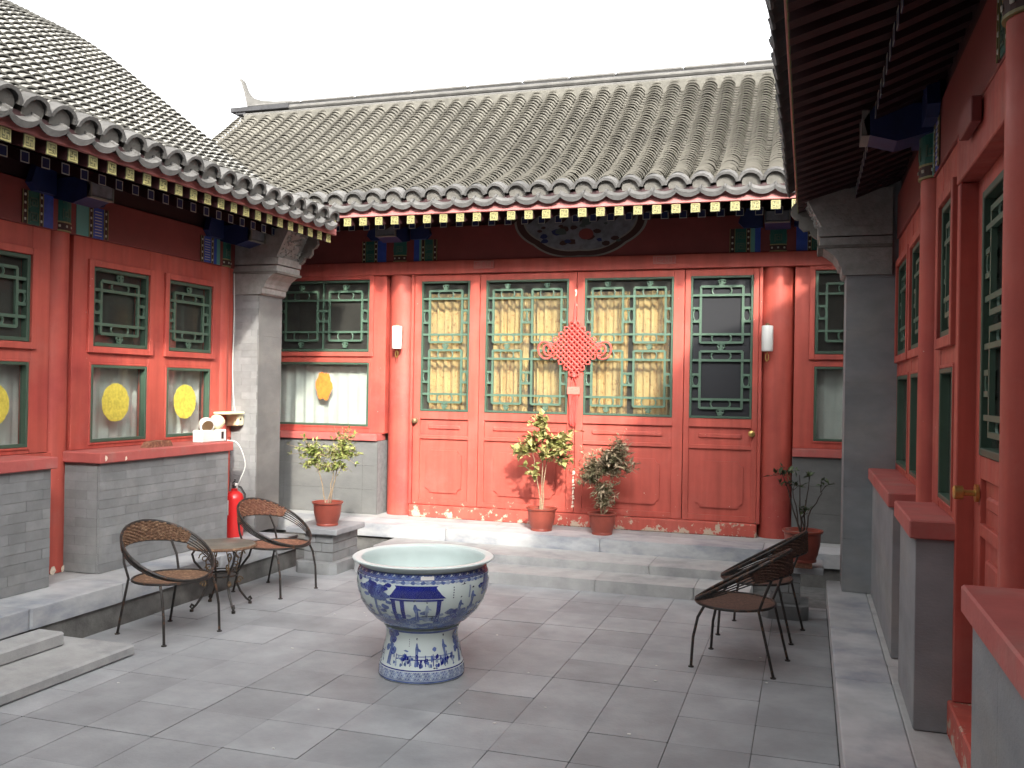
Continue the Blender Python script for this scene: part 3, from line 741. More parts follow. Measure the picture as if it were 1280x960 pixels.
# ================================================================== SIDE WINGS
wp = [(0, 3.16), (.65, 3.40), (1.29, 3.83), (1.95, 4.33), (2.54, 4.78), (2.95, 5.045), (3.37, 5.26), (3.69, 5.385), (3.95, 5.465), (4.35, 5.50)]
wrear = [(4.8, 5.5), (5.6, 5.05), (6.8, 4.1), (7.6, 3.5)]
def corbel(bld, X0, sgn, y0, y1):
    f = lambda a, z, t: (X0+sgn*a, t, z)
    def pz(name, m, poly, a=y0, b_=y1):
        b = MB(); b.prism(poly, f, a, b_); return b.build(name, m, bld)
    pz('corbel', 'corbel_stone', [(-.29, 2.462), (.012, 2.462), (.03, 2.475), (.035, 2.52), (.05, 2.53), (.06, 2.56), (.085, 2.60), (.13, 2.635), (.155, 2.65), (-.29, 2.65)], y0-.012, y1+.012)
    pz('corbel_lip', 'plaster', [(-.29, 2.652), (.19, 2.652), (.195, 2.672), (-.29, 2.672)], y0-.018, y1+.018)
    pz('corbel_course', 'corbel_stone', [(-.29, 2.674), (.178, 2.674), (.18, 2.725), (-.29, 2.725)], y0-.008, y1+.008)
    pz('corbel_course', 'corbel_stone', [(-.29, 2.735), (.19, 2.735), (.195, 2.80), (-.29, 2.80)], y0-.01, y1+.01)
    pn = pz('carved_panel', 'corbel_stone', [(-.29, 2.802), (.17, 2.802), (.30, 3.06), (-.29, 3.06)], y0-.004, y1+.004)
    rr = random.Random(11); b = MB()
    for k in range(70):                       # carved relief on the sloping face
        tt = rr.uniform(.06, .94); yy = rr.uniform(y0+.03, y1-.03); s = rr.uniform(.008, .026)
        a_ = .17+.13*tt; z_ = 2.802+.258*tt; hh = rr.uniform(.006, .016)
        c = Vector(f(a_, z_, yy)); n_ = Vector((sgn*.893, 0, -.45)); e1 = Vector((0, 1, 0)); e2 = n_.cross(e1)
        n8 = 6; an = rr.uniform(0, 6); el = rr.uniform(.4, 1)
        V = [c+n_*-.002+s*(math.cos(q*6.283/n8+an)*e1+math.sin(q*6.283/n8+an)*e2*el) for q in range(n8)]+[c+n_*hh+.55*s*(math.cos(q*6.283/n8+an)*e1+math.sin(q*6.283/n8+an)*e2*el) for q in range(n8)]
        b.add([tuple(v) for v in V], [tuple(range(n8, 2*n8))]+[(q, (q+1) % n8, n8+(q+1) % n8, n8+q) for q in range(n8)])
    b.build('carving', 'corbel_stone', pn)
    # cut-out leaf slab standing proud at the far edge
    pz('leaf_slab', 'plaster', [(.16, 2.79), (.20, 2.775), (.235, 2.80), (.25, 2.84), (.29, 2.835), (.325, 2.87), (.325, 2.92), (.355, 2.925), (.385, 2.965), (.375, 3.02), (.34, 3.06), (.30, 3.06)], y1-.03, y1+.012)
def wing(bld, P, Q, sgn, X0, colsY, ypil0, ypil1, Xp, Xd, y_end, dados, wins, sill_ov, door=None, vis=None):
    ua = -1.0
    part(bld, 'eave_beam', 'red_beam_shade_plaque', (ua, ypil0-.002, -.12, .012, 2.70, 3.0), P=P)
    part(bld, 'eave_wall', 'red_eave_shade', (ua, ypil0-.002, -.12, -.01, 3.002, 3.55), P=P)
    for y in colsY: column(P, bld, y, -.03 if sgn > 0 else -.082, .09 if sgn > 0 else .105, .28, 2.70)
    for u0, u1, cl in wins:
        wall_openings(P, bld, u0, u1, 1.14, 2.698, [(a-.012, b_+.012) for a, b_ in cl], [(1.168, 1.782), (1.893, 2.512)])
        for a, b_ in cl: window(P, bld, a, b_, (1.905, 2.50), (1.18, 1.77))
    for i, (u0, u1) in enumerate(dados):
        part(bld, 'window_sill', 'red_sill', (u0-.03, u1+.03, -.1, Xd+sill_ov, 1.062, 1.138), P=P, ch=.006)
        dd = part(bld, 'dado_wall', 'mortar', (u0+.004, u1-.004, -.1, Xd-.02, .282, 1.06), P=P, ch=.002)
        if sgn < 0:
            bricks(P, dd, u0, u1, .283, 1.06, Xd-.019, Xd)
        else:
            for z0, z1 in ((.283, .67), (.67, 1.06)):
                x = u0
                while x < u1-.01:
                    x2 = min(x+.85, u1); p = P(x+.0008, Xd-.019, z0+.0008); q = P(x2-.0008, Xd, z1-.0008); block(U_PANEL, 'wall_panel', dd, p[0], q[0], p[1], q[1], p[2], q[2]); x = x2
            for s_, uu in ((-1, u0), (1, u1)):
                p = P(uu+s_*.0005, -.02, .284); q = P(uu+s_*.012, Xd-.001, 1.059); block(U_PANEL, 'wall_panel', dd, p[0], q[0], p[1], q[1], p[2], q[2])
    # gable wall with projecting pillar
    gp = [(-.0, .28), (.0, 2.46), (-.0, 2.46)]
    Xi = X0-sgn*0 # wall plane
    s_of = lambda x: abs(x-Q(0, 0, 0)[0])
    sp, sw = s_of(Xp), s_of(X0)
    gable(bld, lambda s, z, t: Q(t, s, z), ypil0+.02, ypil1-.02, [(sp+.02, .281), (sp+.02, 2.46), (sp+.02, 3.10), (1.29, 3.72), (1.95, 4.22), (2.54, 4.67), (3.37, 5.18), (4.35, 5.44), (5.6, 4.94), (7.2, 3.7), (7.2, .281)])
    pil = bpy.data.objects.new('x', None)
    bpy.data.objects.remove(pil)
    pm = part(bld, 'pillar', 'mortar', (min(Xp+sgn*.015, X0+sgn*.2), max(Xp+sgn*.015, X0+sgn*.2), ypil0+.015, ypil1-.015, .281, 2.461), ch=.002)
    return pm
# ---- wing with the paper discs
lw = root('side_wing', 'red side wing with yellow paper discs in its lower windows and grey brick dado', 'building', (-6.5, 5.0, .28))
QL = lambda u, s, z: (-4.25-s, u, z)
pm = wing(lw, PL, QL, -1, -5.07, (1.3, 3.31, 5.33, 7.27), 7.40, 7.786, -4.793, .32, None,
     [(1.40, 2.93), (3.38, 4.93), (5.375, 6.90)],
     [(1.42, 3.2, [(1.6, 2.22), (2.4, 3.02)]), (3.43, 5.22, [(3.6, 4.22), (4.43, 5.05)]), (5.435, 7.40, [(5.62, 6.24), (6.475, 7.07)])], .03)
# pillar facing bricks: south face courses and long smooth east face
bricks(lambda u, d, z: (u, 7.40+.02-d, z), pm, -5.07, -4.80, .282, 2.461, 0.006, .02, L=.2)
for z in np.arange(.282, 2.46, .36):
    block(U_PANEL_D, 'wall_panel', pm, -4.808, -4.793, 7.40, 7.786, z+.0005, min(z+.36, 2.461)-.0005)
corbel(lw, -4.793, 1, 7.40, 7.786)
roof(lw, QL, wp, .8, 7.83, 3.05, rear=wrear, vis=(2.4, 7.9), tm='tile_pale')
painted_head(PL, lw, 5.33, .105, 2.702, 2.93, [('blue', .09), ('dots', .035), ('key', .10), ('dots', .045)], [('teal', .12), ('dots', .04), ('bluekey', .11), ('dots', .045)], -.082, .0135, (2.90, 3.06), .30)
painted_head(PL, lw, 7.27, .105, 2.702, 2.93, [('teal', .05), ('blue', .05), ('dots', .03), ('bluekey', .11), ('dots', .04)], [], -.082, .0135, (2.90, 3.06), .30)
painted_head(PL, lw, 3.31, .105, 2.702, 2.93, LS, RS, -.082, .0135, (2.90, 3.06), .30)
part(lw, 'interior_wall', 'interior', (-1, 7.4, -1.9, -1.85, .28, 3.2), P=PL); part(lw, 'ceiling', 'interior', (-1, 7.41, -1.84, -.13, 2.9, 2.95), P=PL)
part(lw, 'room_partition', 'interior', (5.3, 5.36, -1.84, -.14, .28, 2.89), P=PL)
for a, b_ in ((2.94, 3.37), (4.94, 5.365), (6.91, 7.398)): part(lw, 'post_panel', 'red', (a, b_, -.1, -.004, .281, 1.138), P=PL)
# end faces of the brick dados beside the posts
for yy, sg in ((4.93, 1), (5.375, -1), (6.90, 1), (3.38, -1)):
    bricks(lambda u, d, z: (u, yy+sg*(d-.011), z), [o for o in lw.children if o.name.startswith('dado_wall')][1 if yy < 5 else 2], -5.06, -4.772, .283, 1.06, -.001, .011, L=.2)
# flakes on the sill and post base
b = MB(PL)
for u, z, d, s in ((5.40, 1.10, .352, .02), (5.60, 1.085, .352, .014), (5.27, .30, .026, .03), (5.36, .30, .026, .025)):
    b.prism([(u+s*math.cos(k)*random.uniform(.4, 1), z+s*1.3*math.sin(k)*random.uniform(.5, 1)) for k in (0, 1.05, 2.1, 3.14, 4.2, 5.2)], lambda uu, zz, t_: (uu, t_, zz), d-.002, d+.001)
b.build('flaked_paint', 'primer', lw)
# ---- wing opposite, in the shade
rw = root('side_wing', 'shaded red side wing with a recessed lattice door and thick red sill caps', 'building', (2.5, 4.0, .28))
QR = lambda u, s, z: (-.103+s, u, z)
pm = wing(rw, PR, QR, 1, .575, (.93, 2.90, 4.98), 6.81, 7.20, .244, .145, None,
     [(-1.0, 2.74), (4.13, 4.78), (5.20, 6.808)],
     [(-1.0, 2.83, [(1.2, 1.8), (2.0, 2.6)]), (4.162, 4.875, [(4.22, 4.62)]), (5.085, 6.808, [(5.19, 5.87), (6.04, 6.72)])], .027)
for z in np.arange(.282, 2.46, .36):
    block(U_PANEL, 'wall_panel', pm, .244, .259, 6.81, 7.20, z+.0005, min(z+.36, 2.461)-.0005)
    block(U_PANEL, 'wall_panel', pm, .2595, .62, 6.81, 6.8245, z+.0005, min(z+.36, 2.461)-.0005)
corbel(rw, .244, -1, 6.81, 7.20)
roof(rw, QR, wp, -.6, 7.25, 3.05, rear=wrear, tmax=1.6, vis=(2.0, 7.3), vis_raf=(1.6, 7.2))
for y, l_, r_ in ((4.98, RS, LS), (2.90, RS, LS)):
    painted_head(PR, rw, y, .09, 2.702, 2.93, l_, r_, -.03, .0135, (2.90, 3.06), .30)
part(rw, 'interior_wall', 'interior', (-1, 6.8, -1.9, -1.85, .28, 3.2), P=PR); part(rw, 'ceiling', 'interior', (-1, 6.8, -1.84, -.13, 2.9, 2.95), P=PR)
part(rw, 'room_partition', 'interior', (5.0, 5.06, -1.84, -.14, .28, 2.89), P=PR)
part(rw, 'post_panel', 'red', (4.79, 5.19, -.1, -.004, .281, 1.138), P=PR)
# door bay
part(rw, 'door_jamb', 'red', (4.09, 4.16, -.12, .004, .42, 2.50), P=PR); part(rw, 'door_jamb', 'red', (3.03, 3.09, -.12, .004, .42, 2.50), P=PR)
part(rw, 'door_lintel', 'red', (3.03, 4.16, -.12, .008, 2.503, 2.698), P=PR); part(rw, 'threshold', 'red_worn', (3.03, 4.16, -.12, .02, .28, .418), P=PR, ch=.006)
part(rw, 'plaque', 'red_beam_shade_plaque', (3.55, 3.82, .014, .05, 2.60, 2.69), P=PR)
b = MB(PR); D0, D1 = -.105, -.062
for u0, u1, z0, z1 in ((3.95, 4.088, .42, 2.50), (3.092, 3.2, .42, 2.50), (3.2, 3.95, 2.43, 2.50), (3.2, 3.95, 1.33, 1.42), (3.2, 3.95, 1.11, 1.16), (3.2, 3.95, .42, .50)): b.box(u0, u1, D0, D1, z0, z1, .003)
dr = b.build('door', 'red', rw)
PR2 = lambda u, d, z: PR(u, d-.06, z)
glazing(PR2, dr, 3.2, 3.95, 1.42, 2.43, 1, True, gt=.03)
b = MB(PR); b.box(3.2, 3.95, -.1, -.082, .50, 1.11); b.box(3.27, 3.88, -.09, -.07, .57, 1.03, .008); b.build('lower_panel', 'red', dr)
b = MB(PR); b.box(3.2, 3.95, -.1, -.082, 1.16, 1.33); b.box(3.28, 3.87, -.09, -.07, 1.22, 1.27, .008); b.build('waist_panel', 'red', dr)
b = MB(); c = PR(3.98, -.06, 1.27)
b.tube([c, (c[0]-.012, c[1], c[2])], .035, 14); b.tube([(c[0]-.01, c[1], c[2]), (c[0]-.05, c[1], c[2]), (c[0]-.055, c[1], c[2]), (c[0]-.085, c[1], c[2]), (c[0]-.09, c[1], c[2])], [.012, .012, .027, .027, .02], 14)
b.build('door_knob', 'brass', dr, smooth=True)

# ================================================================== UNSEEN HALL ADDED TO SHADE THE COURTYARD (behind the viewer)
sh = root('added_shade_hall', 'unseen tall grey hall added on the sunny side to shade the courtyard floor', 'building', (0, -3.9, 0))
b = MB(); b.box(-9, 9, -5.7, -2.0, 0, 4.1); b.build('wall', 'grey_wall', sh)
b = MB(); b.prism([(-6.0, 4.4), (-3.6, 7.3), (-1.5, 4.4), (-1.5, 4.6), (-3.6, 7.55), (-6.0, 4.6)], lambda y, z, t_: (t_, y, z), -9.3, 9.3); b.build('roof', 'ridge', sh)

# ================================================================== CURTAINS AND PAPERS
def curtain(P, u0, u1, z0, z1, d, folds, m, label, group, amp=.022, tie=None, seed=0, name='curtain'):
    rr = random.Random(seed); ph = [rr.uniform(0, 6.28) for _ in range(4)]; b = MB(P); nu = folds*8; nv = 12
    def fn(off):
        def q(a, v):
            z = z0+(z1-z0)*v; k = 1.0
            if tie: k = 1-tie*math.exp(-((v-.5)/.28)**2)
            uc = (u0+u1)/2; u = uc+(u0-uc)*(1-2*a)*k
            am = amp*(.75+.35*math.sin(ph[0]+a*5))*(1-.25*v)
            dd = d+am*math.sin(2*math.pi*folds*a+ph[1]+.5*math.sin(ph[2]+3*a+v))+.4*am*math.sin(2*math.pi*folds*2.3*a+ph[3])
            return (u, dd-off, z)
        return q
    b.grid(fn(0), nu, nv); b.grid(fn(.004), nu, nv)
    o = b.build(name, m, None, smooth='all', recalc=False); return tag(o, label, 'curtain', group)
gl_ = 'gold curtains behind the lattice doors'
for k, (a, b_, f, lab) in enumerate(((-3.835, -3.33, 6, 'gold curtain behind the narrow lattice door beside the wall lamp'),
        (-3.12, -2.72, 5, 'gathered gold curtain behind the lattice door next to the narrow one'), (-2.69, -2.29, 5, 'gathered gold curtain just beside the red hanging knot, above the leafy pot'),
        (-2.09, -1.69, 5, 'gold curtain on the other side of the knot, above the variegated plant'), (-1.66, -1.25, 5, 'gold patterned curtain next to the dark screened door'))):
    curtain(PB, a, b_, .55, 2.62, -.17, f, 'gold_curtain', lab, gl_, amp=.042, tie=.08 if k else 0, seed=k+1)
curtain(PB, -5.62, -4.40, 1.0, 1.93, -.15, 9, 'white_curtain', 'white curtain with the orange paper behind the hall side window', None, seed=21, amp=.016)
curtain(PB, 0.0, 1.22, 1.0, 1.93, -.15, 8, 'white_curtain', 'white curtain behind the hall window half hidden by the grey pillar', None, seed=22, amp=.016)
curtain(PB, -4.72, -4.62, 1.2, 2.7, -.6, 2, 'terra_curtain' if 'terra_curtain' in MATS else 'gold_curtain', 'narrow orange curtain deep inside the dark upper hall window', None, seed=29)
wg = 'white curtains of the wing with the yellow discs'
for k, (a, b_, lab) in enumerate(((3.56, 4.26, 'white curtain in the wing window farthest from the fire extinguisher'), (4.39, 5.09, 'white curtain behind the window just past the red post'), (5.58, 6.28, 'white curtain behind the yellow disc above the small block'), (6.43, 7.11, 'white curtain behind the yellow disc above the emergency lamp'))):
    if k: curtain(PL, a, b_, 1.0, 1.80, -.13, 6, 'white_curtain', lab, wg, seed=30+k, amp=.018)
for k, (a, b_, lab) in enumerate(((4.18, 4.66, 'pale curtain beside the recessed door of the shaded wing'), (5.15, 5.9, 'pale curtain behind the shaded wing window by its column'), (6.0, 6.76, 'pale curtain behind the shaded wing window by the grey pillar'))):
    curtain(PR, a, b_, 1.0, 1.80, -.13, 6, 'white_curtain', lab, 'curtains of the shaded wing', seed=40+k, amp=.018)
# upper panes of the disc wing: one pinkish drawn curtain
curtain(PL, 6.52, 7.03, 1.80, 2.42, -.35, 5, 'pink_curtain' if 'pink_curtain' in MATS else 'tassel_pink', 'dull pink curtain behind the upper lattice window nearest the grey pillar', None, seed=51)
def paper(P, u, z, ru, rz, m, label, name, d=-.0312, lobes=0, seed=1):
    rr = random.Random(seed); n = 44; pts = []
    for i in range(n):
        a = 2*math.pi*i/n; k = 1+rr.uniform(-.025, .025)+(.08*math.cos(lobes*a+.6)+rr.uniform(-.05, .05) if lobes else 0); pts.append((u+ru*k*math.cos(a), z+rz*k*math.sin(a)))
    b = MB(P); b.prism(pts, lambda a, zz, t_: (a, t_, zz), d, d+.0015)
    o = b.build(name, m); return tag(o, label, 'paper cutout')
for u, lab in ((4.77, 'round yellow paper disc on the window just past the red post'), (5.925, 'round yellow paper disc on the pane above the small block on the sill'), (6.765, 'round yellow paper disc on the pane above the emergency lamp')):
    tag(paper(PL, u, 1.48, .148, .148, 'yellow_paper', lab, 'paper_disc', seed=int(u*10)), group='yellow paper discs on the wing windows')
paper(PB, -4.997, 1.63, .098, .15, 'orange_paper', 'orange lobed paper cutout on the hall side window', 'paper_cutout', lobes=6, seed=5)
tag(paper(PR, 4.33, 1.48, .13, .148, 'yellow_paper', 'yellow orange paper disc on the shaded wing pane beside the door', 'paper_disc', seed=77), None)

# ================================================================== PORCELAIN BOWL ON ITS STAND
VC = (-2.10, 4.97, 0)
sprof = [(.0, .0), (.238, .0), (.244, .006), (.246, .03), (.242, .065), (.236, .078), (.232, .085), (.222, .14), (.208, .20), (.203, .235), (.208, .265), (.218, .288), (.205, .292), (.0, .292)]
bprof = [(.0, .294), (.20, .294), (.222, .300), (.262, .325), (.312, .375), (.348, .43), (.370, .49), (.378, .545), (.374, .595), (.362, .625), (.356, .634), (.362, .642), (.385, .652), (.402, .661), (.405, .668), (.400, .673), (.372, .673), (.356, .668), (.350, .655), (.357, .62), (.362, .56), (.345, .46), (.29, .37), (.20, .325), (0, .318)]
def surf(prof):
    zs = [p[1] for p in prof]; rs = [p[0] for p in prof]
    def r(z): return float(np.interp(z, zs, rs))
    return r
s_out = surf(sprof[3:12]); b_out = surf(bprof[2:11])
# front direction (towards the open court)
A0 = math.atan2(-VC[1], -VC[0])
def bend(rf_, off):
    def q(x, y, z): a = A0+x/.36; rr = rf_(z)+off+y; return (VC[0]+rr*math.cos(a), VC[1]+rr*math.sin(a), z)
    return q
class Paint:
    def __init__(s, rf_, off=.0012): s.b = MB(bend(rf_, off)); s.k = 0
    def poly(s, pts, m):
        # fan of small cells so that the print follows the curved body
        s.b.m = m; s.k += 1; off = .0000015*s.k
        us = [p[0] for p in pts]; zs = [p[1] for p in pts]; z0, z1 = min(zs), max(zs); n = max(1, int((z1-z0)/.004))
        def span(z):
            xs_ = []
            for (a, b_), (c, d) in zip(pts, pts[1:]+pts[:1]):
                if (b_ <= z < d) or (d <= z < b_): xs_.append(a+(c-a)*(z-b_)/(d-b_))
            xs_.sort(); return xs_
        e = (z1-z0)*1e-3
        for i in range(n):
            za, zb_ = z0+(z1-z0)*i/n+e, z0+(z1-z0)*(i+1)/n-e
            A, B = span(za), span(zb_)
            for k in range(0, min(len(A), len(B))-1, 2):
                nn = max(1, int(max(A[k+1]-A[k], B[k+1]-B[k])/.02))
                for j in range(nn):
                    f0, f1 = j/nn, (j+1)/nn
                    s.b.add([(A[k]+(A[k+1]-A[k])*f0, off, za), (A[k]+(A[k+1]-A[k])*f1, off, za), (B[k]+(B[k+1]-B[k])*f1, off, zb_), (B[k]+(B[k+1]-B[k])*f0, off, zb_)], [(0, 1, 2, 3)])
    def rect(s, u0, u1, z0, z1, m): s.poly([(u0, z0), (u1, z0), (u1, z1), (u0, z1)], m)
    def blob(s, u, z, ru, rz, m, rr, n=11): s.poly([(u+ru*rr.uniform(.75, 1.2)*math.cos(6.283*i/n), z+rz*rr.uniform(.75, 1.2)*math.sin(6.283*i/n)) for i in range(n)], m)
    def figure(s, u, z, h, rr, lean=0., m=1):
        q = h
        s.poly([(u-.10*q, z), (u+.13*q, z), (u+.09*q, z+.35*q), (u+.10*q+lean*q, z+.62*q), (u+.03*q+lean*q, z+.80*q), (u-.05*q+lean*q, z+.80*q), (u-.10*q+lean*q, z+.6*q), (u-.05*q, z+.35*q)], m)
        s.poly([(u+.04*q+lean*q, z+.66*q), (u+.24*q+lean*q, z+.56*q), (u+.24*q+lean*q, z+.50*q), (u+.03*q+lean*q, z+.52*q)], m)
        s.blob(u+lean*q, z+.89*q, .05*q, .065*q, 3, rr, 9); s.blob(u-.015*q+lean*q, z+.96*q, .06*q, .05*q, 4, rr, 9)
        s.rect(u-.02*q, u+.005*q, z+.05*q, z+.55*q, 2); s.rect(u+.04*q, u+.06*q, z+.05*q, z+.4*q, 0)
VM = ['cobalt', 'cobalt_wash', 'cobalt_pale', 'porcelain', 'ink']
rr = random.Random(5)
stand = root('porcelain_stand', 'waisted blue and white porcelain stand under the big bowl', 'stand', VC)
b = MB(); b.lathe(sprof, 72, VC, cap=False); b.build('body', 'porcelain', stand, smooth=True)
p = Paint(s_out)
def ring(p, z0, z1, m, n=110, gap=0, L=2.26):
    for i in range(n):
        u = -L/2+L*i/n; p.rect(u, u+L/n*(1-gap), z0, z1, m)
L2 = 2*math.pi*.36
ring(p, .008, .016, 1, L=L2); ring(p, .070, .076, 0, L=L2); ring(p, .274, .286, 1, L=L2); ring(p, .018, .066, 2, n=60, L=L2)
for i in range(90):   # wave scales on the foot
    u = -L2/2+L2*i/90
    for zz in (.022, .038, .052): p.poly([(u+(.0125 if zz == .038 else 0)-.012, zz), (u+(.0125 if zz == .038 else 0), zz+.014), (u+(.0125 if zz == .038 else 0)+.012, zz), (u+(.0125 if zz == .038 else 0), zz+.008)], 0 if i % 3 else 3)
for rep in (0, 1, 2):
    o_ = (rep-.0)*L2/3-.05; o_ = o_ if o_ < L2/2 else o_-L2
    p.figure(o_, .095, .155, rr, .02); p.figure(o_+.27, .105, .16, rr, -.02)
    for k in range(16): p.blob(o_-.28+rr.uniform(-.06, .07), rr.uniform(.16, .27), .03, .02, 1 if k % 3 else 0, rr)
    p.poly([(o_-.31, .09), (o_-.26, .09), (o_-.25, .20), (o_-.29, .20)], 1)
    for k in range(9): p.rect(o_-.2+k*.07, o_-.192+k*.07, .095, .15+rr.uniform(0, .02), 0)
    p.rect(o_-.2, o_+.37, .128, .133, 0); p.rect(o_-.2, o_+.37, .146, .150, 1)
    for k in range(60): p.blob(o_+rr.uniform(-.25, .38), rr.uniform(.095, .15), .012, .012, rr.choice([0, 1, 1, 2]), rr, 8)
    for k in range(18): p.blob(o_+rr.uniform(-.3, .38), rr.uniform(.083, .098), .014, .004, rr.choice([4, 1]), rr, 7)
    for k in range(4): p.rect(o_-.075, o_-.07, .235-k*.012, .241-k*.012, 4)
    p.blob(o_+.17, .185, .022, .012, 1, rr); p.blob(o_-.1, .175, .03, .006, 1, rr)
p.b.build('painting', VM, stand, recalc=False)
bowl = root('porcelain_bowl', 'wide blue and white porcelain fish bowl painted with pavilion and figures', 'bowl', (VC[0], VC[1], .294))
b = MB(); b.lathe(bprof, 96, VC, cap=False); b.build('body', 'porcelain', bowl, smooth=True)
p = Paint(b_out)
ring(p, .603, .632, 1, L=L2); ring(p, .598, .602, 0, L=L2); ring(p, .303, .318, 1, L=L2); ring(p, .318, .345, 2, L=L2, n=80)
for i in range(86):
    u = -L2/2+L2*i/86; p.poly([(u-.013, .612), (u, .628), (u+.013, .612), (u, .619)], 3 if i % 2 else 0); p.blob(u, .588, .016, .010, 1 if i % 2 else 2, rr, 9)
for rep in (0, 1, 2):
    o_ = rep*L2/3-.035; o_ = o_ if o_ < L2/2 else o_-L2
    for k in range(60): p.blob(o_+rr.uniform(-.4, .42), rr.uniform(.32, .385), .05, .014, rr.choice([1, 1, 2]), rr)
    for k in range(40): p.blob(o_+rr.uniform(-.4, .42), rr.uniform(.36, .44), .020, .010, rr.choice([1, 2, 2]), rr)
    # pavilion
    p.poly([(o_-.16, .502), (o_+.16, .502), (o_+.135, .522), (o_+.105, .562), (o_+.115, .572), (o_-.115, .572), (o_-.105, .562), (o_-.135, .522)], 0)
    p.rect(o_-.145, o_+.145, .488, .497, 0)
    for x, ww, z0 in ((-.125, .02, .36), (-.075, .02, .38), (.125, .02, .36)): p.rect(o_+x-ww/2-.004, o_+x+ww/2, z0, .49, 0)
    p.figure(o_+.0, .37, .125, rr, -.04); p.figure(o_+.055, .385, .10, rr, .05, 2); p.rect(o_+.03, o_+.11, .395, .40, 4); p.rect(o_+.09, o_+.096, .37, .395, 4)
    # pine
    for k in range(60): p.blob(o_-.25+rr.gauss(0, .045), .535+rr.gauss(0, .02), .026, .012, 0 if k % 3 else 1, rr)
    for k in range(12): p.blob(o_-.2+rr.gauss(0, .03), .475+rr.gauss(0, .03), .022, .012, 1, rr)
    p.poly([(o_-.262, .38), (o_-.235, .38), (o_-.238, .45), (o_-.228, .52), (o_-.25, .52), (o_-.256, .45)], 1)
    # ladies and rocks
    p.figure(o_+.25, .395, .11, rr, 0.02); p.figure(o_+.335, .42, .13, rr, -.02, 1)
    for k in range(34): p.blob(o_+.30+rr.uniform(-.11, .12), rr.uniform(.375, .43), .022, .016, rr.choice([1, 1, 2, 0]), rr)
    for k in range(5): p.rect(o_+.198, o_+.204, .555-k*.014, .562-k*.014, 4)
    p.poly([(o_+.24, .565), (o_+.262, .571), (o_+.265, .582), (o_+.272, .571), (o_+.29, .565), (o_+.268, .568)], 4)
    p.rect(o_+.30, o_+.312, .49, .56, 2)
p.b.build('painting', VM, bowl, recalc=False)
b = MB(bend(b_out, .002)); b.grid(lambda a, v: (-.012+.07*a, 0, .604+.018*v), 6, 1); b.grid(lambda a, v: (-.012+.07*a, .002, .604+.018*v), 6, 1)
b.build('paper_label', 'white_plastic', bowl, recalc=False)
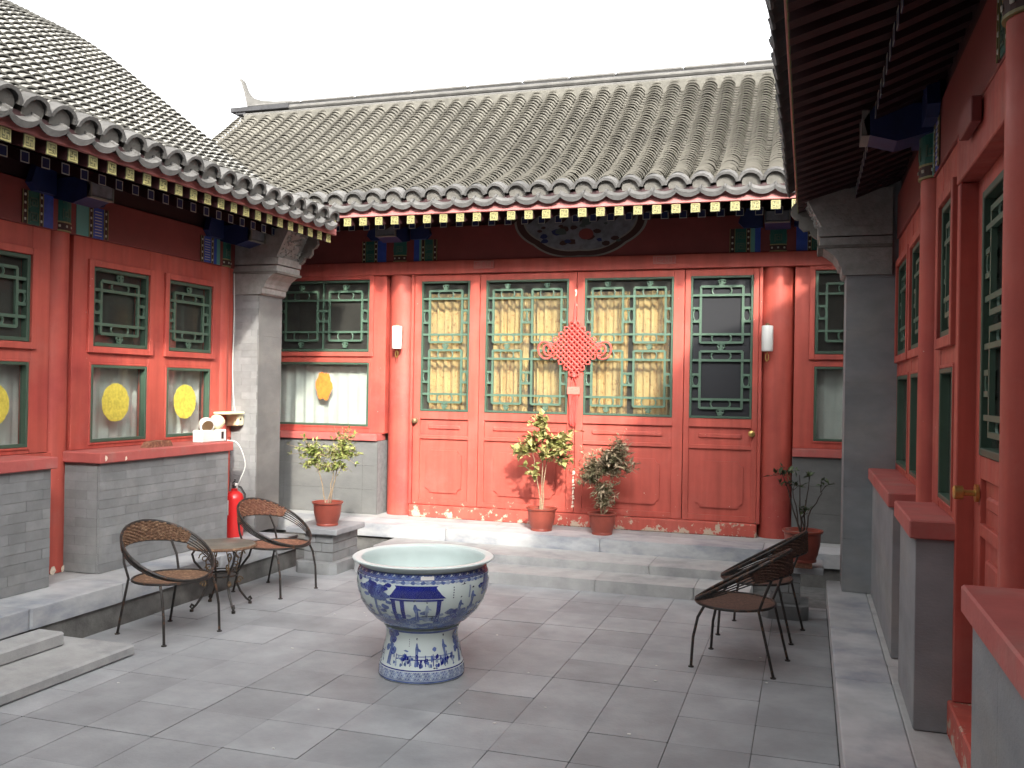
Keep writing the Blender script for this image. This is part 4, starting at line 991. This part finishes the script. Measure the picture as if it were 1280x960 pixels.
# ================================================================== CHAIRS AND TABLE
def make_chair(ratt, label, group):
    r = root('wire_chair', label, 'chair', (0, 0, 0), group); I = 'iron'
    hoop = lambda a, k=1.0, dz=0: (-.015-.275*k*math.cos(a), .295*k*math.sin(a), .545+.165*math.cos(a)+dz)   # a=0 back top, pi front low
    b = MB(); b.tube([hoop(2*math.pi*i/40) for i in range(40)], .0095, 8, True); b.build('hoop', I, r, smooth=True)
    seat = lambda a, k=1.0: (.03+.235*k*math.cos(a), .255*k*math.sin(a), .372)
    b = MB(); b.tube([seat(2*math.pi*i/32) for i in range(32)], .008, 7, True); b.build('seat_ring', I, r, smooth=True)
    b = MB()                                                     # woven seat, dished
    V = [(.03, 0, .352)]; n = 32
    for k in (.35, .7, 1.0):
        for i in range(n):
            q = seat(2*math.pi*i/n, k); V.append((q[0], q[1], .352+.02*k*k))
    Fs = [(0, 1+i, 1+(i+1) % n) for i in range(n)]
    for k in range(2): Fs += [(1+k*n+i, 1+(k+1)*n+i, 1+(k+1)*n+(i+1) % n, 1+k*n+(i+1) % n) for i in range(n)]
    m_ = len(V); V2 = V+[(x, y, z-.008) for x, y, z in V]; b.add(V2, Fs+[tuple(m_+i for i in reversed(f_)) for f_ in Fs]); b.build('seat', ratt, r, smooth=True)
    # woven back band: strands weaving round upright wires, between the hoop and a lower arc
    AR = rad(66); low = lambda a: (-.03-.265*math.cos(a*.96), .275*math.sin(a*.96), .555+.02*math.cos(a)-.015*(a/AR)**2)
    lerp = lambda p_, q, t_: tuple(p_[i]+(q[i]-p_[i])*t_ for i in range(3))
    b = MB(); N = 26
    b.grid(lambda u, v: lerp(low(-AR+2*AR*u), hoop(-AR+2*AR*u), .02+.96*v), 30, 2)
    b.grid(lambda u, v: tuple(Vector(lerp(low(-AR+2*AR*u), hoop(-AR+2*AR*u), .02+.96*v))+Vector((.007, 0, 0))), 30, 2)
    bk = b.build('woven_back', ratt, r, smooth='all', recalc=False)
    b = MB()
    for s_ in range(11):
        t_ = .05+.9*s_/10
        b.tube([tuple(Vector(lerp(low(-AR+2*AR*i/N), hoop(-AR+2*AR*i/N), t_))*1.0+Vector((.0035+.011*(1 if (i+s_) % 2 else -1), 0, 0))) for i in range(N+1)], .0062, 5)
    b.build('strands', ratt, bk)
    b = MB(); b.tube([low(-AR+2*AR*i/24) for i in range(25)], .007, 6); b.build('back_rail', I, r)
    b = MB()
    for s in (-1, 1):
        for t_ in (.0, .25, .5, .75):
            pts = []
            for i in range(9):
                f_ = i/8; a = AR+(math.pi*.94-AR)*f_; st_ = lerp(low(AR), hoop(AR), t_); h_ = hoop(a); k = (1-t_)*(1-f_)**1.2
                off = Vector(st_)-Vector(hoop(AR)); q = Vector(h_)+off*((1-f_)); pts.append((q.x, s*q.y, q.z))
            b.tube(pts, .0042, 5)
    b.build('side_wires', I, r)
    for s in (-1, 1):
        b = MB(); b.tube([(.165, s*.20, .370), (.20, s*.212, .30), (.225, s*.217, .18), (.235, s*.218, .0075)], .0085, 7); b.lathe([(.017, 0), (.017, .007)], 10, (.235, s*.218, 0)); b.build('leg', I, r, smooth=True)
        b = MB(); b.tube([(-.228, s*.185, .572), (-.19, s*.205, .47), (-.155, s*.195, .372), (-.20, s*.20, .19), (-.245, s*.205, .0075)], .0085, 7); b.lathe([(.017, 0), (.017, .007)], 10, (-.245, s*.205, 0)); b.build('leg', I, r, smooth=True)
    return r
cg = 'wire chairs round the courtyard'
c1 = make_chair('rattan', 'brown rattan wire chair standing nearest the stone steps', cg); c1.location = (-3.97, 5.14, 0); c1.rotation_euler.z = rad(-14)
c2 = make_chair('rattan_red', 'reddish rattan wire chair in front of the fire extinguisher', cg); c2.location = (-4.02, 6.50, 0); c2.rotation_euler.z = rad(-8)
c3 = make_chair('rattan_dark', 'dark wire chair away from the pot, with its brown seat in full view', cg); c3.location = (-.37, 5.80, 0); c3.rotation_euler.z = rad(170)
c4 = copy_tree(c3); c4['label'] = 'dark wire chair in front of the pedestal with the bare potted shrub'; c4.location = (-.285, 6.60, 0); c4.rotation_euler.z = rad(170)
tb_ = root('round_table', 'small round wrought iron table with scrolled legs between two rattan chairs', 'table', (0, 0, 0))
b = MB(); b.lathe([(.0, .500), (.262, .500), (.270, .506), (.270, .516), (.255, .522), (.0, .522)], 40, cap=False); b.build('table_top', 'table_top', tb_, smooth=True)
b = MB(); b.tube([(.27*math.cos(k*.1571), .27*math.sin(k*.1571), .508) for k in range(40)], .012, 7, True); b.build('rim', 'rattan', tb_, smooth=True)
b = MB(); b.tube([(.13*math.cos(k*.2618), .13*math.sin(k*.2618), .27) for k in range(24)], .007, 6, True); b.tube([(.10*math.cos(k*.2618), .10*math.sin(k*.2618), .30) for k in range(24)], .005, 6, True); b.build('ring', 'iron', tb_, smooth=True)
for k in range(4):
    a = rad(45+90*k); ca, sa = math.cos(a), math.sin(a)
    rzp = [(.225, .498), (.255, .46), (.235, .40), (.175, .33), (.13, .27), (.125, .20), (.16, .12), (.215, .05), (.25, .02), (.262, .04), (.25, .06), (.236, .048)]
    b = MB(); b.tube([(ca*r_, sa*r_, z) for r_, z in rzp], .0095, 7); b.lathe([(.016, 0), (.016, .02)], 10, (ca*.25, sa*.25, 0))
    lg = b.build('leg', 'iron', tb_, smooth=True)
    b = MB()
    for zc, rc, q in ((.42, .05, .15), (.335, .035, .11), (.21, .03, .155)):
        pts = [(ca*(q+rc*(1-i/16)*math.cos(i*.62)), sa*(q+rc*(1-i/16)*math.cos(i*.62)), zc+rc*(1-i/16)*math.sin(i*.62)) for i in range(15)]; b.tube(pts, .005, 5)
    b.tube([(ca*.06, sa*.06, .498), (ca*.14, sa*.14, .40), (ca*.125, sa*.125, .28)], .005, 5)
    b.build('scrollwork', 'brass_dark', lg, smooth=True)
tb_.scale = (.88, .88, .9); tb_.location = (-4.07, 5.86, 0); tb_.rotation_euler.z = rad(12)

# ================================================================== PEDESTALS, STEPS, POTS
def pedestal(label, X0, X1, Y0, Y1, capx, z_cap, dark=False):
    r = root('brick_pedestal', label, 'pedestal', ((X0+X1)/2, (Y0+Y1)/2, 0), 'brick pedestals flanking the hall steps')
    c = .05
    b = MB(); b.prism([(X0+c, Y0), (X1-c, Y0), (X1, Y0+c), (X1, Y1), (X0, Y1), (X0, Y0+c)], lambda x, y, t_: (x, y, t_), 0, .1); b.build('base_course', 'grey_brick', r)
    k0, k1, y0 = X0+.06, X1-.06, Y0+.08; n = 3; h = (z_cap-.05-.1)/n
    b = MB(); b.box(k0+.01, k1-.01, y0+.01, Y1-.01, .1, z_cap-.05); b.build('core', 'plaster', r)
    for k in range(n):
        z0, z1 = .1+k*h+.003, .1+(k+1)*h-.003
        m_ = k0+(k1-k0)*(.62 if k % 2 else .4)
        for a, d_ in ((k0, m_-.003), (m_+.003, k1)): block(U_BRICK, 'brick', r, a, d_, y0, y0+.1, z0, z1)
        m2 = y0+.1+(Y1-y0-.1)*(.35 if k % 2 else .6)
        for a, d_ in ((y0+.106, m2-.003), (m2+.003, Y1)):
            block(U_BRICK, 'brick', r, k1-.1, k1, a, d_, z0, z1); block(U_BRICK, 'brick', r, k0, k0+.1, a, d_, z0, z1)
    b = MB(); b.box(capx[0], capx[1], Y0+.03, Y1+.03, z_cap-.05, z_cap, .006); b.build('cap_stone', 'slab', r)
pedestal('stepped grey brick pedestal carrying the leafy pot in the sun', -4.26, -3.86, 7.17, 7.72, (-4.36, -3.86), .39)
pedestal('stepped grey brick pedestal in shade carrying the bare potted shrub', -.30, .03, 7.02, 7.40, (-.33, .13), .385)
def stone_step(label, a0, a1, b0, b1, z0, z1):
    b = MB(); b.box(a0, a1, b0, b1, z0, z1, .012); o = b.build('stone_step', 'step_stone'); return tag(o, label, 'step')
stone_step('low pale stone step lying on the courtyard paving', -4.385, -3.83, 2.6, 4.655, 0.002, .068)
stone_step('upper pale stone step against the platform kerb', -4.385, -4.19, 2.6, 4.48, .0685, .152)
def leafpair(b, c, d, n_, L, Wd):
    d = d.normalized(); s = d.cross(n_)
    if s.length < 1e-3: s = d.cross(Vector((.3, .5, .8)))
    s.normalize(); n2 = s.cross(d)
    V = [c, c+d*L*.45+s*Wd*.5+n2*Wd*.12, c+d*L-n2*L*.08, c+d*L*.45-s*Wd*.5+n2*Wd*.12, c+d*L*.5-n2*Wd*.05]
    b.add([tuple(v) for v in V], [(0, 1, 4), (1, 2, 4), (2, 3, 4), (3, 0, 4)])
def potted(label, pos, rt_, hp, stems, clusters, nleaf, L, Wd, leafm, bark, seed, single=False, stem_r=.007, up_bias=.3, saucer=True, tray=None):
    rr = random.Random(seed); x, y, z = pos
    r = root('potted_shrub', label, 'potted plant', pos, 'potted shrubs round the hall doors'); c = pos
    b = MB(); rb = rt_*.70
    b.lathe([(0, .0), (rb, 0), (rb*1.02, .012), (rb*.98, .02), (rb*1.1, .05), (rt_*.88, hp*.55), (rt_*.92, hp*.9), (rt_*1.02, hp*.94), (rt_*1.03, hp), (rt_*.90, hp), (rt_*.86, hp*.88), (0, hp*.87)], 36, c, cap=False)
    b.build('pot', 'terracotta', r, smooth=True)
    b = MB(); b.lathe([(rt_*.855, hp*.82), (rt_*.855, hp*.885), (0, hp*.90)], 24, c, cap=False); b.build('soil', 'pot_soil', r)
    tips = []
    for (sx, sy, h) in stems:
        b = MB(); p0 = Vector((x+sx*.12, y+sy*.12, z+hp*.86)); p3 = Vector((x+sx, y+sy, z+h)); pts = []
        for i in range(7):
            f_ = i/6; q = p0.lerp(p3, f_); q += Vector((rr.gauss(0, .006), rr.gauss(0, .006), .03*math.sin(f_*3.1))); pts.append(q)
        b.tube(pts, [stem_r*(1-.6*i/6) for i in range(7)], 6); b.build('stem', bark, r, smooth=True); tips.append((pts[3], pts[-2], p3))
    tw = MB(); fb = MB(); leaves = []
    for (cx, cy, cz, rx, rz_, wgt) in clusters:
        cc = Vector((x+cx, y+cy, z+cz)); src = min(tips, key=lambda t_: min((q-cc).length for q in t_)); s0 = min(src, key=lambda q: (q-cc).length)
        for k in range(max(2, int(nleaf*wgt/7))):
            e = cc+Vector((rr.gauss(0, rx*.62), rr.gauss(0, rx*.45), rr.gauss(0, rz_*.6))); m_ = s0.lerp(e, .5)+Vector((0, 0, .015))
            tw.tube([s0, m_, e], [.0028, .0022, .0014], 4)
            for j in range(7):
                f_ = rr.uniform(.35, 1.05); base = (s0.lerp(m_, f_*2) if f_ < .5 else m_.lerp(e, f_*2-1)); dv = Vector((rr.gauss(0, 1), rr.gauss(0, 1), rr.gauss(up_bias, .6)))
                leaves.append((base, dv, rr.uniform(.7, 1.25)))
    tw.build('twigs', bark, r, kind='stuff')
    if single:
        mb = MB(); leafpair(mb, Vector((0, 0, 0)), Vector((1, 0, 0)), Vector((0, 0, 1)), L, Wd); lo = mb.build('leaf', leafm, None, origin=(0, 0, 0), recalc=False); lm = lo.data; bpy.data.objects.remove(lo)
        rr.shuffle(leaves)
        for base, dv, sc_ in leaves[290:]: leafpair(fb, base, dv, Vector((rr.gauss(0, .4), rr.gauss(0, .4), 1)), L*sc_, Wd*sc_)
        if fb.v: fb.build('foliage', leafm, r, recalc=False, kind='stuff')
        for base, dv, sc_ in leaves[:290]:
            o = place('leaf', lm, base, r); o.rotation_euler = dv.to_track_quat('X', 'Z').to_euler(); o.scale = (sc_,)*3
    else:
        for base, dv, sc_ in leaves: leafpair(fb, base, dv, Vector((rr.gauss(0, .4), rr.gauss(0, .4), 1)), L*sc_, Wd*sc_)
        fb.build('foliage', leafm, r, recalc=False, kind='stuff')
    return r
potted('potted shrub with thin pale stems and small leaves on the sunlit brick pedestal', (-4.075, 7.43, .391), .135, .21,
       [(-.15, 0, .62), (.12, .02, .60), (.03, .05, .48)],
       [(-.22, 0, .68, .12, .07, 1.1), (-.10, .02, .62, .13, .07, 1.2), (-.18, -.03, .52, .10, .06, .7), (.05, 0, .64, .12, .06, 1.0), (.16, .02, .78, .10, .09, 1.2), (.22, 0, .66, .08, .06, .8), (.10, -.02, .50, .12, .05, .6), (-.04, 0, .52, .10, .05, .5)],
       190, .046, .021, 'leaf_l', 'bark', 4)
potted('potted shrub with broad yellow green leaves on the hall platform', (-2.405, 8.56, .29), .145, .215,
       [(-.10, 0, .74), (.06, 0, .80), (.0, -.03, .98)],
       [(-.24, -.02, .74, .10, .07, 1.2), (-.14, 0, .83, .10, .07, 1.2), (.0, -.02, 1.02, .08, .09, 1.2), (.12, 0, .82, .11, .07, 1.4), (.04, -.04, .72, .10, .05, 1.0), (.22, 0, .66, .07, .07, .7), (.27, .0, .86, .06, .10, .8), (-.10, -.03, .56, .06, .06, .6), (.24, 0, .76, .05, .05, .5), (-.02, -.03, .90, .09, .06, .9)],
       80, .078, .045, 'leaf_b', 'bark', 9, single=True)
potted('potted shrub with dense twisted variegated leaves on the hall platform', (-1.815, 8.56, .29), .135, .20,
       [(-.07, 0, .55), (.10, 0, .66), (.0, 0, .45)],
       [(0, 0, .30, .07, .08, 1.2), (0, 0, .42, .08, .07, 1.0), (-.16, 0, .52, .09, .06, 1.0), (-.14, 0, .66, .09, .09, 1.0), (.06, -.02, .72, .12, .10, 2.2), (.16, 0, .84, .06, .10, 1.3), (.18, 0, .64, .10, .08, 1.3), (.06, 0, .58, .13, .05, 1.0), (-.02, 0, .62, .1, .06, .8)],
       300, .058, .019, 'leaf_c', 'bark', 15, up_bias=.0)
potted('potted shrub of bare dark branches with few leaves on the shaded pedestal', (-.02, 7.08, .425), .14, .225,
       [(-.15, .02, .62), (-.09, 0, .55), (-.03, .02, .62), (.04, 0, .58), (.12, .0, .50), (.02, .03, .44)],
       [(-.17, 0, .64, .06, .05, 1.0), (-.10, 0, .64, .06, .04, .7), (-.12, 0, .52, .05, .06, .5), (0, 0, .36, .07, .05, 1.0), (.03, 0, .61, .04, .04, .4), (.12, 0, .55, .04, .04, .3), (-.05, 0, .5, .08, .06, .4)],
       30, .05, .022, 'leaf_r', 'bark_dark', 23, stem_r=.006)
b = MB(); b.box(-.07, .05, 6.97+.02, 7.17, .3865, .4245, .003); tag(b.build('support_brick', 'terracotta_brick' if 'terracotta_brick' in MATS else 'rattan_red'), 'reddish brick propping the pot of the bare shrub', 'brick')

# ================================================================== SMALL THINGS
# fire extinguisher
fe = root('fire_extinguisher', 'red fire extinguisher with black hose beside the grey brick pillar', 'fire extinguisher', (-4.86, 7.16, .277))
fx = (-4.86, 7.16, .277)
b = MB(); b.lathe([(0, 0), (.075, 0), (.082, .012), (.082, .34), (.072, .38), (.04, .405), (.028, .41), (.028, .43), (0, .43)], 32, fx, cap=False); b.build('cylinder', 'extinguisher_red', fe, smooth=True)
b = MB(); b.tube([(fx[0], fx[1], fx[2]+.43), (fx[0], fx[1], fx[2]+.465)], .02, 12); b.tube([(fx[0]-.02, fx[1], fx[2]+.455), (fx[0]+.03, fx[1]-.03, fx[2]+.47), (fx[0]+.06, fx[1]-.07, fx[2]+.45)], .008, 6); b.tube([(fx[0]-.02, fx[1], fx[2]+.475), (fx[0]+.03, fx[1]-.03, fx[2]+.505), (fx[0]+.05, fx[1]-.07, fx[2]+.515)], .007, 6); b.build('valve', 'black', fe, smooth=True)
b = MB(); b.tube([(fx[0], fx[1]+.01, fx[2]+.45), (fx[0]+.05, fx[1]+.02, fx[2]+.44), (fx[0]+.095, fx[1]+.02, fx[2]+.38), (fx[0]+.10, fx[1]+.01, fx[2]+.25), (fx[0]+.095, fx[1], fx[2]+.12)], .010, 8); b.build('hose', 'black', fe, smooth=True)
b = MB(); b.grid(lambda a, v: (fx[0]+.0832*math.cos(rad(-150+60*a)), fx[1]+.0832*math.sin(rad(-150+60*a)), fx[2]+.20+.13*v), 8, 1); b.build('label_sticker', 'white_plastic', fe, recalc=False)
# emergency lamp on the sill
ex, ey, ez = -4.87, 6.80, 1.1385
em = root('emergency_lamp', 'white emergency lamp box with two round lamp heads on the red sill', 'emergency lamp', (ex, ey, ez))
b = MB(); b.box(ex-.05, ex+.05, ey-.17, ey+.17, ez, ez+.105, .008); b.build('box', 'white_plastic', em)
b = MB(); b.box(ex+.0502, ex+.053, ey+.095, ey+.125, ez+.025, ez+.085); b.build('indicator_strip', 'black', em)
for k, (dy, ax) in enumerate(((-.06, Vector((.75, -.45, -.35))), (.09, Vector((-.2, .6, .35))))):
    ax.normalize(); c = Vector((ex, ey+dy, ez+.155)); b = MB()
    b.tube([c-ax*.05, c-ax*.03, c+ax*.0, c+ax*.04, c+ax*.045], [.02, .048, .062, .066, .06], 18); b.build('lamp_head', 'cream_plastic' if k else 'white_plastic', em, smooth=True)
    b = MB(); b.tube([c+ax*.0455, c+ax*.047], .05, 18); b.build('lens', 'brass_dark', em); b = MB(); b.tube([(ex, ey+dy, ez+.105), c], .01, 8); b.build('neck', 'white_plastic', em)
# junction box and shelf on the post, with white cables
jb = root('junction_box', 'cream junction box fixed to the post beside the pillar above the emergency lamp', 'junction box', (-4.98, 7.3, 1.28))
b = MB(); b.box(-5.065, -4.93, 7.30, 7.393, 1.255, 1.36, .01); b.build('cover', 'cream_plastic', jb)
b = MB(); b.box(-5.068, -4.90, 7.12, 7.36, 1.362, 1.385, .006); b.build('lid_plate', 'cream_plastic', jb)
b = MB(); b.box(-4.9295, -4.927, 7.325, 7.35, 1.31, 1.325); b.build('socket_slot', 'black', jb)
b = MB(); b.tube([tuple(q) for q in crom([(-5.055, 7.385, 2.66), (-5.05, 7.388, 2.2), (-5.056, 7.386, 1.8), (-5.04, 7.388, 1.5), (-5.02, 7.385, 1.386)], 6)], .0045, 6)
tag(b.build('cable', 'white_plastic', smooth=True), 'white cable running down the wall edge to the cream box', 'cable')
b = MB(); b.tube([tuple(q) for q in crom([(-4.82, 6.98, 1.145), (-4.74, 7.0, 1.13), (-4.71, 7.05, 1.04), (-4.70, 7.08, .92), (-4.735, 7.06, .80), (-4.80, 7.10, .72)], 6)], .0045, 6); b.tube([(-4.80, 7.10, .755), (-4.805, 7.11, .72)], .014, 8)
tag(b.build('power_cord', 'white_plastic', smooth=True), 'white power cord hanging from the sill above the fire extinguisher', 'cable')
b = MB(); b.prism([(5.93, 1.1385), (6.23, 1.1385), (6.20, 1.185), (6.10, 1.19), (5.97, 1.18)], lambda u, z, t_: (t_, u, z), -4.87, -4.80); tag(b.build('sill_block', 'rattan_red'), 'small reddish brown block lying on the sill under a yellow disc', 'block')
# wall lamps
def wall_lamp(label, u, z):
    r = root('wall_lamp', label, 'wall lamp', PB(u, .026, z), 'white cylinder wall lamps on the hall columns'); x, y, _ = PB(u, .026, z)
    b = MB(); b.box(x-.03, x+.03, y-.02, y+.004, z-.05, z+.09, .006); b.build('back_plate', 'brass_dark', r)
    b = MB(); b.tube([(x, y-.018, z+.03), (x, y-.05, z+.03)], .01, 8); b.build('arm', 'brass_dark', r)
    b = MB(); b.lathe([(0, -.12), (.048, -.12), (.052, -.112), (.052, .108), (.048, .115), (0, .115)], 28, (x, y-.085, z), cap=False); b.build('shade', 'white_plastic', r, smooth=True)
    b = MB(); b.lathe([(.02, .116), (.02, .13), (.008, .14)], 14, (x, y-.085, z)); b.build('finial', 'brass_dark', r)
    b = MB(); pts = [(x+.014*math.sin(k*.785), y-.085, z-.175+.035*math.cos(k*.785)) for k in range(8)]; b.tube(pts, .006, 6, True); b.tube([(x, y-.085, z-.12), (x, y-.085, z-.14)], .004, 6); b.build('pull_ring', 'brass', r, smooth=True)
wall_lamp('white cylinder wall lamp on the column by the door with the dark knob', -4.075, 2.15)
wall_lamp('white cylinder wall lamp on the column by the dark screened door', -.36, 2.14)
# hanging knot
kn = root('hanging_knot', 'red woven hanging knot with loops and tassel on the middle doors', 'knot ornament', PB(-2.2, .02, 1.3))
kc = (-2.2, 2.045); K = .245; Nn = 9
def kp(a, b_, d): return PB(kc[0]+(a-b_)*K/Nn*.5, d, kc[1]+(a+b_)*K/Nn*.5)
b = MB()
for i in range(-Nn, Nn+1, 2):
    if True:
        for o_ in (0, 1):
            pts = []
            for j in range(-Nn, Nn+1, 2):
                dd = .028+.008*(1 if ((i+j)//2+o_) % 2 else -1); pts.append(kp(i, j, dd) if o_ == 0 else kp(j, i, dd))
            b.tube(pts, .0095, 6)
b.build('woven_body', 'knot_red', kn, smooth=True)
b = MB()
for i in range(-Nn, Nn, 4):
    for s in (-1, 1):
        for o_ in (0, 1):
            p0 = Vector(kp(i, s*Nn, .028) if o_ == 0 else kp(s*Nn, i, .028)); p1 = Vector(kp(i+2, s*Nn, .028) if o_ == 0 else kp(s*Nn, i+2, .028))
            out = Vector(kp(0, s, 0) if o_ == 0 else kp(s, 0, 0))-Vector(kp(0, 0, 0)); out.normalize(); m_ = (p0+p1)/2
            b.tube([p0, p0+out*.028-(p1-p0)*.12, m_+out*.046, p1+out*.028+(p1-p0)*.12, p1], .0075, 5)
b.build('edge_loops', 'knot_red', kn, smooth=True)
for s in (-1, 1):
    b = MB()
    for sc_ in (1.0, .62):
        pts = []
        for k in range(17):
            a = rad(-150+300*k/16); pts.append(PB(kc[0]+s*(.225+.07*sc_+.075*sc_*math.cos(a)), .03, kc[1]-.02+.085*sc_*math.sin(a)+.012*math.cos(a)))
        b.tube(pts, .0085, 6)
    b.build('ear_loop', 'knot_red', kn, smooth=True)
b = MB(); b.tube([PB(-2.2, .012, 2.50), PB(-2.204, .02, 2.40), PB(-2.2, .028, 2.30)], .007, 6); b.tube([PB(-2.196, .012, 2.50), PB(-2.19, .02, 2.40), PB(-2.198, .028, 2.30)], .007, 6); b.tube([PB(-2.2, .028, 2.32), PB(-2.2, .028, 2.285)], .022, 10); b.build('hanging_cord', 'knot_red', kn, smooth=True)
b = MB(); b.tube([PB(-2.2, .028, 1.80), PB(-2.2, .028, 1.76)], .025, 10); b.tube([PB(-2.2, .028, 1.77), PB(-2.225, .028, 1.70), PB(-2.222, .028, 1.66)], .006, 6); b.tube([PB(-2.2, .028, 1.77), PB(-2.175, .028, 1.70), PB(-2.178, .028, 1.66)], .006, 6); b.build('tassel_cord', 'knot_red', kn, smooth=True)
b = MB(PB); b.box(-2.265, -2.135, .008, .05, 1.585, 1.665, .008); b.build('tassel_cap', 'tassel_pink', kn)
b = MB(); rr = random.Random(2)
for k in range(60):
    u = -2.2+rr.uniform(-.05, .05); d = rr.uniform(.012, .045); b.tube([PB(u, d, 1.588), PB(u*.7-2.2*.3+rr.gauss(0, .004), d, 1.45), PB(u*.6-2.2*.4+rr.gauss(0, .006), d, 1.27+rr.uniform(0, .08))], .0032, 4)
b.build('tassel', 'knot_red', kn)

# pale scraps and dry leaves lying about on the paving
b = MB(); rr = random.Random(12)
for k in range(26):
    x, y, sz = rr.uniform(-3.6, -.1), rr.uniform(3.3, 7.2), rr.uniform(.005, .012); a = rr.uniform(0, 6.3)
    b.prism([(x+sz*math.cos(a+q)*rr.uniform(.6, 1.3), y+sz*math.sin(a+q)*rr.uniform(.5, 1.1)) for q in (0, 1.2, 2.4, 3.7, 5.0)], lambda u, v, t_: (u, v, t_), .0025, .005)
tag(b.build('litter', 'white_plastic'), 'tiny pale scraps scattered over the courtyard paving', 'litter', kind='stuff')
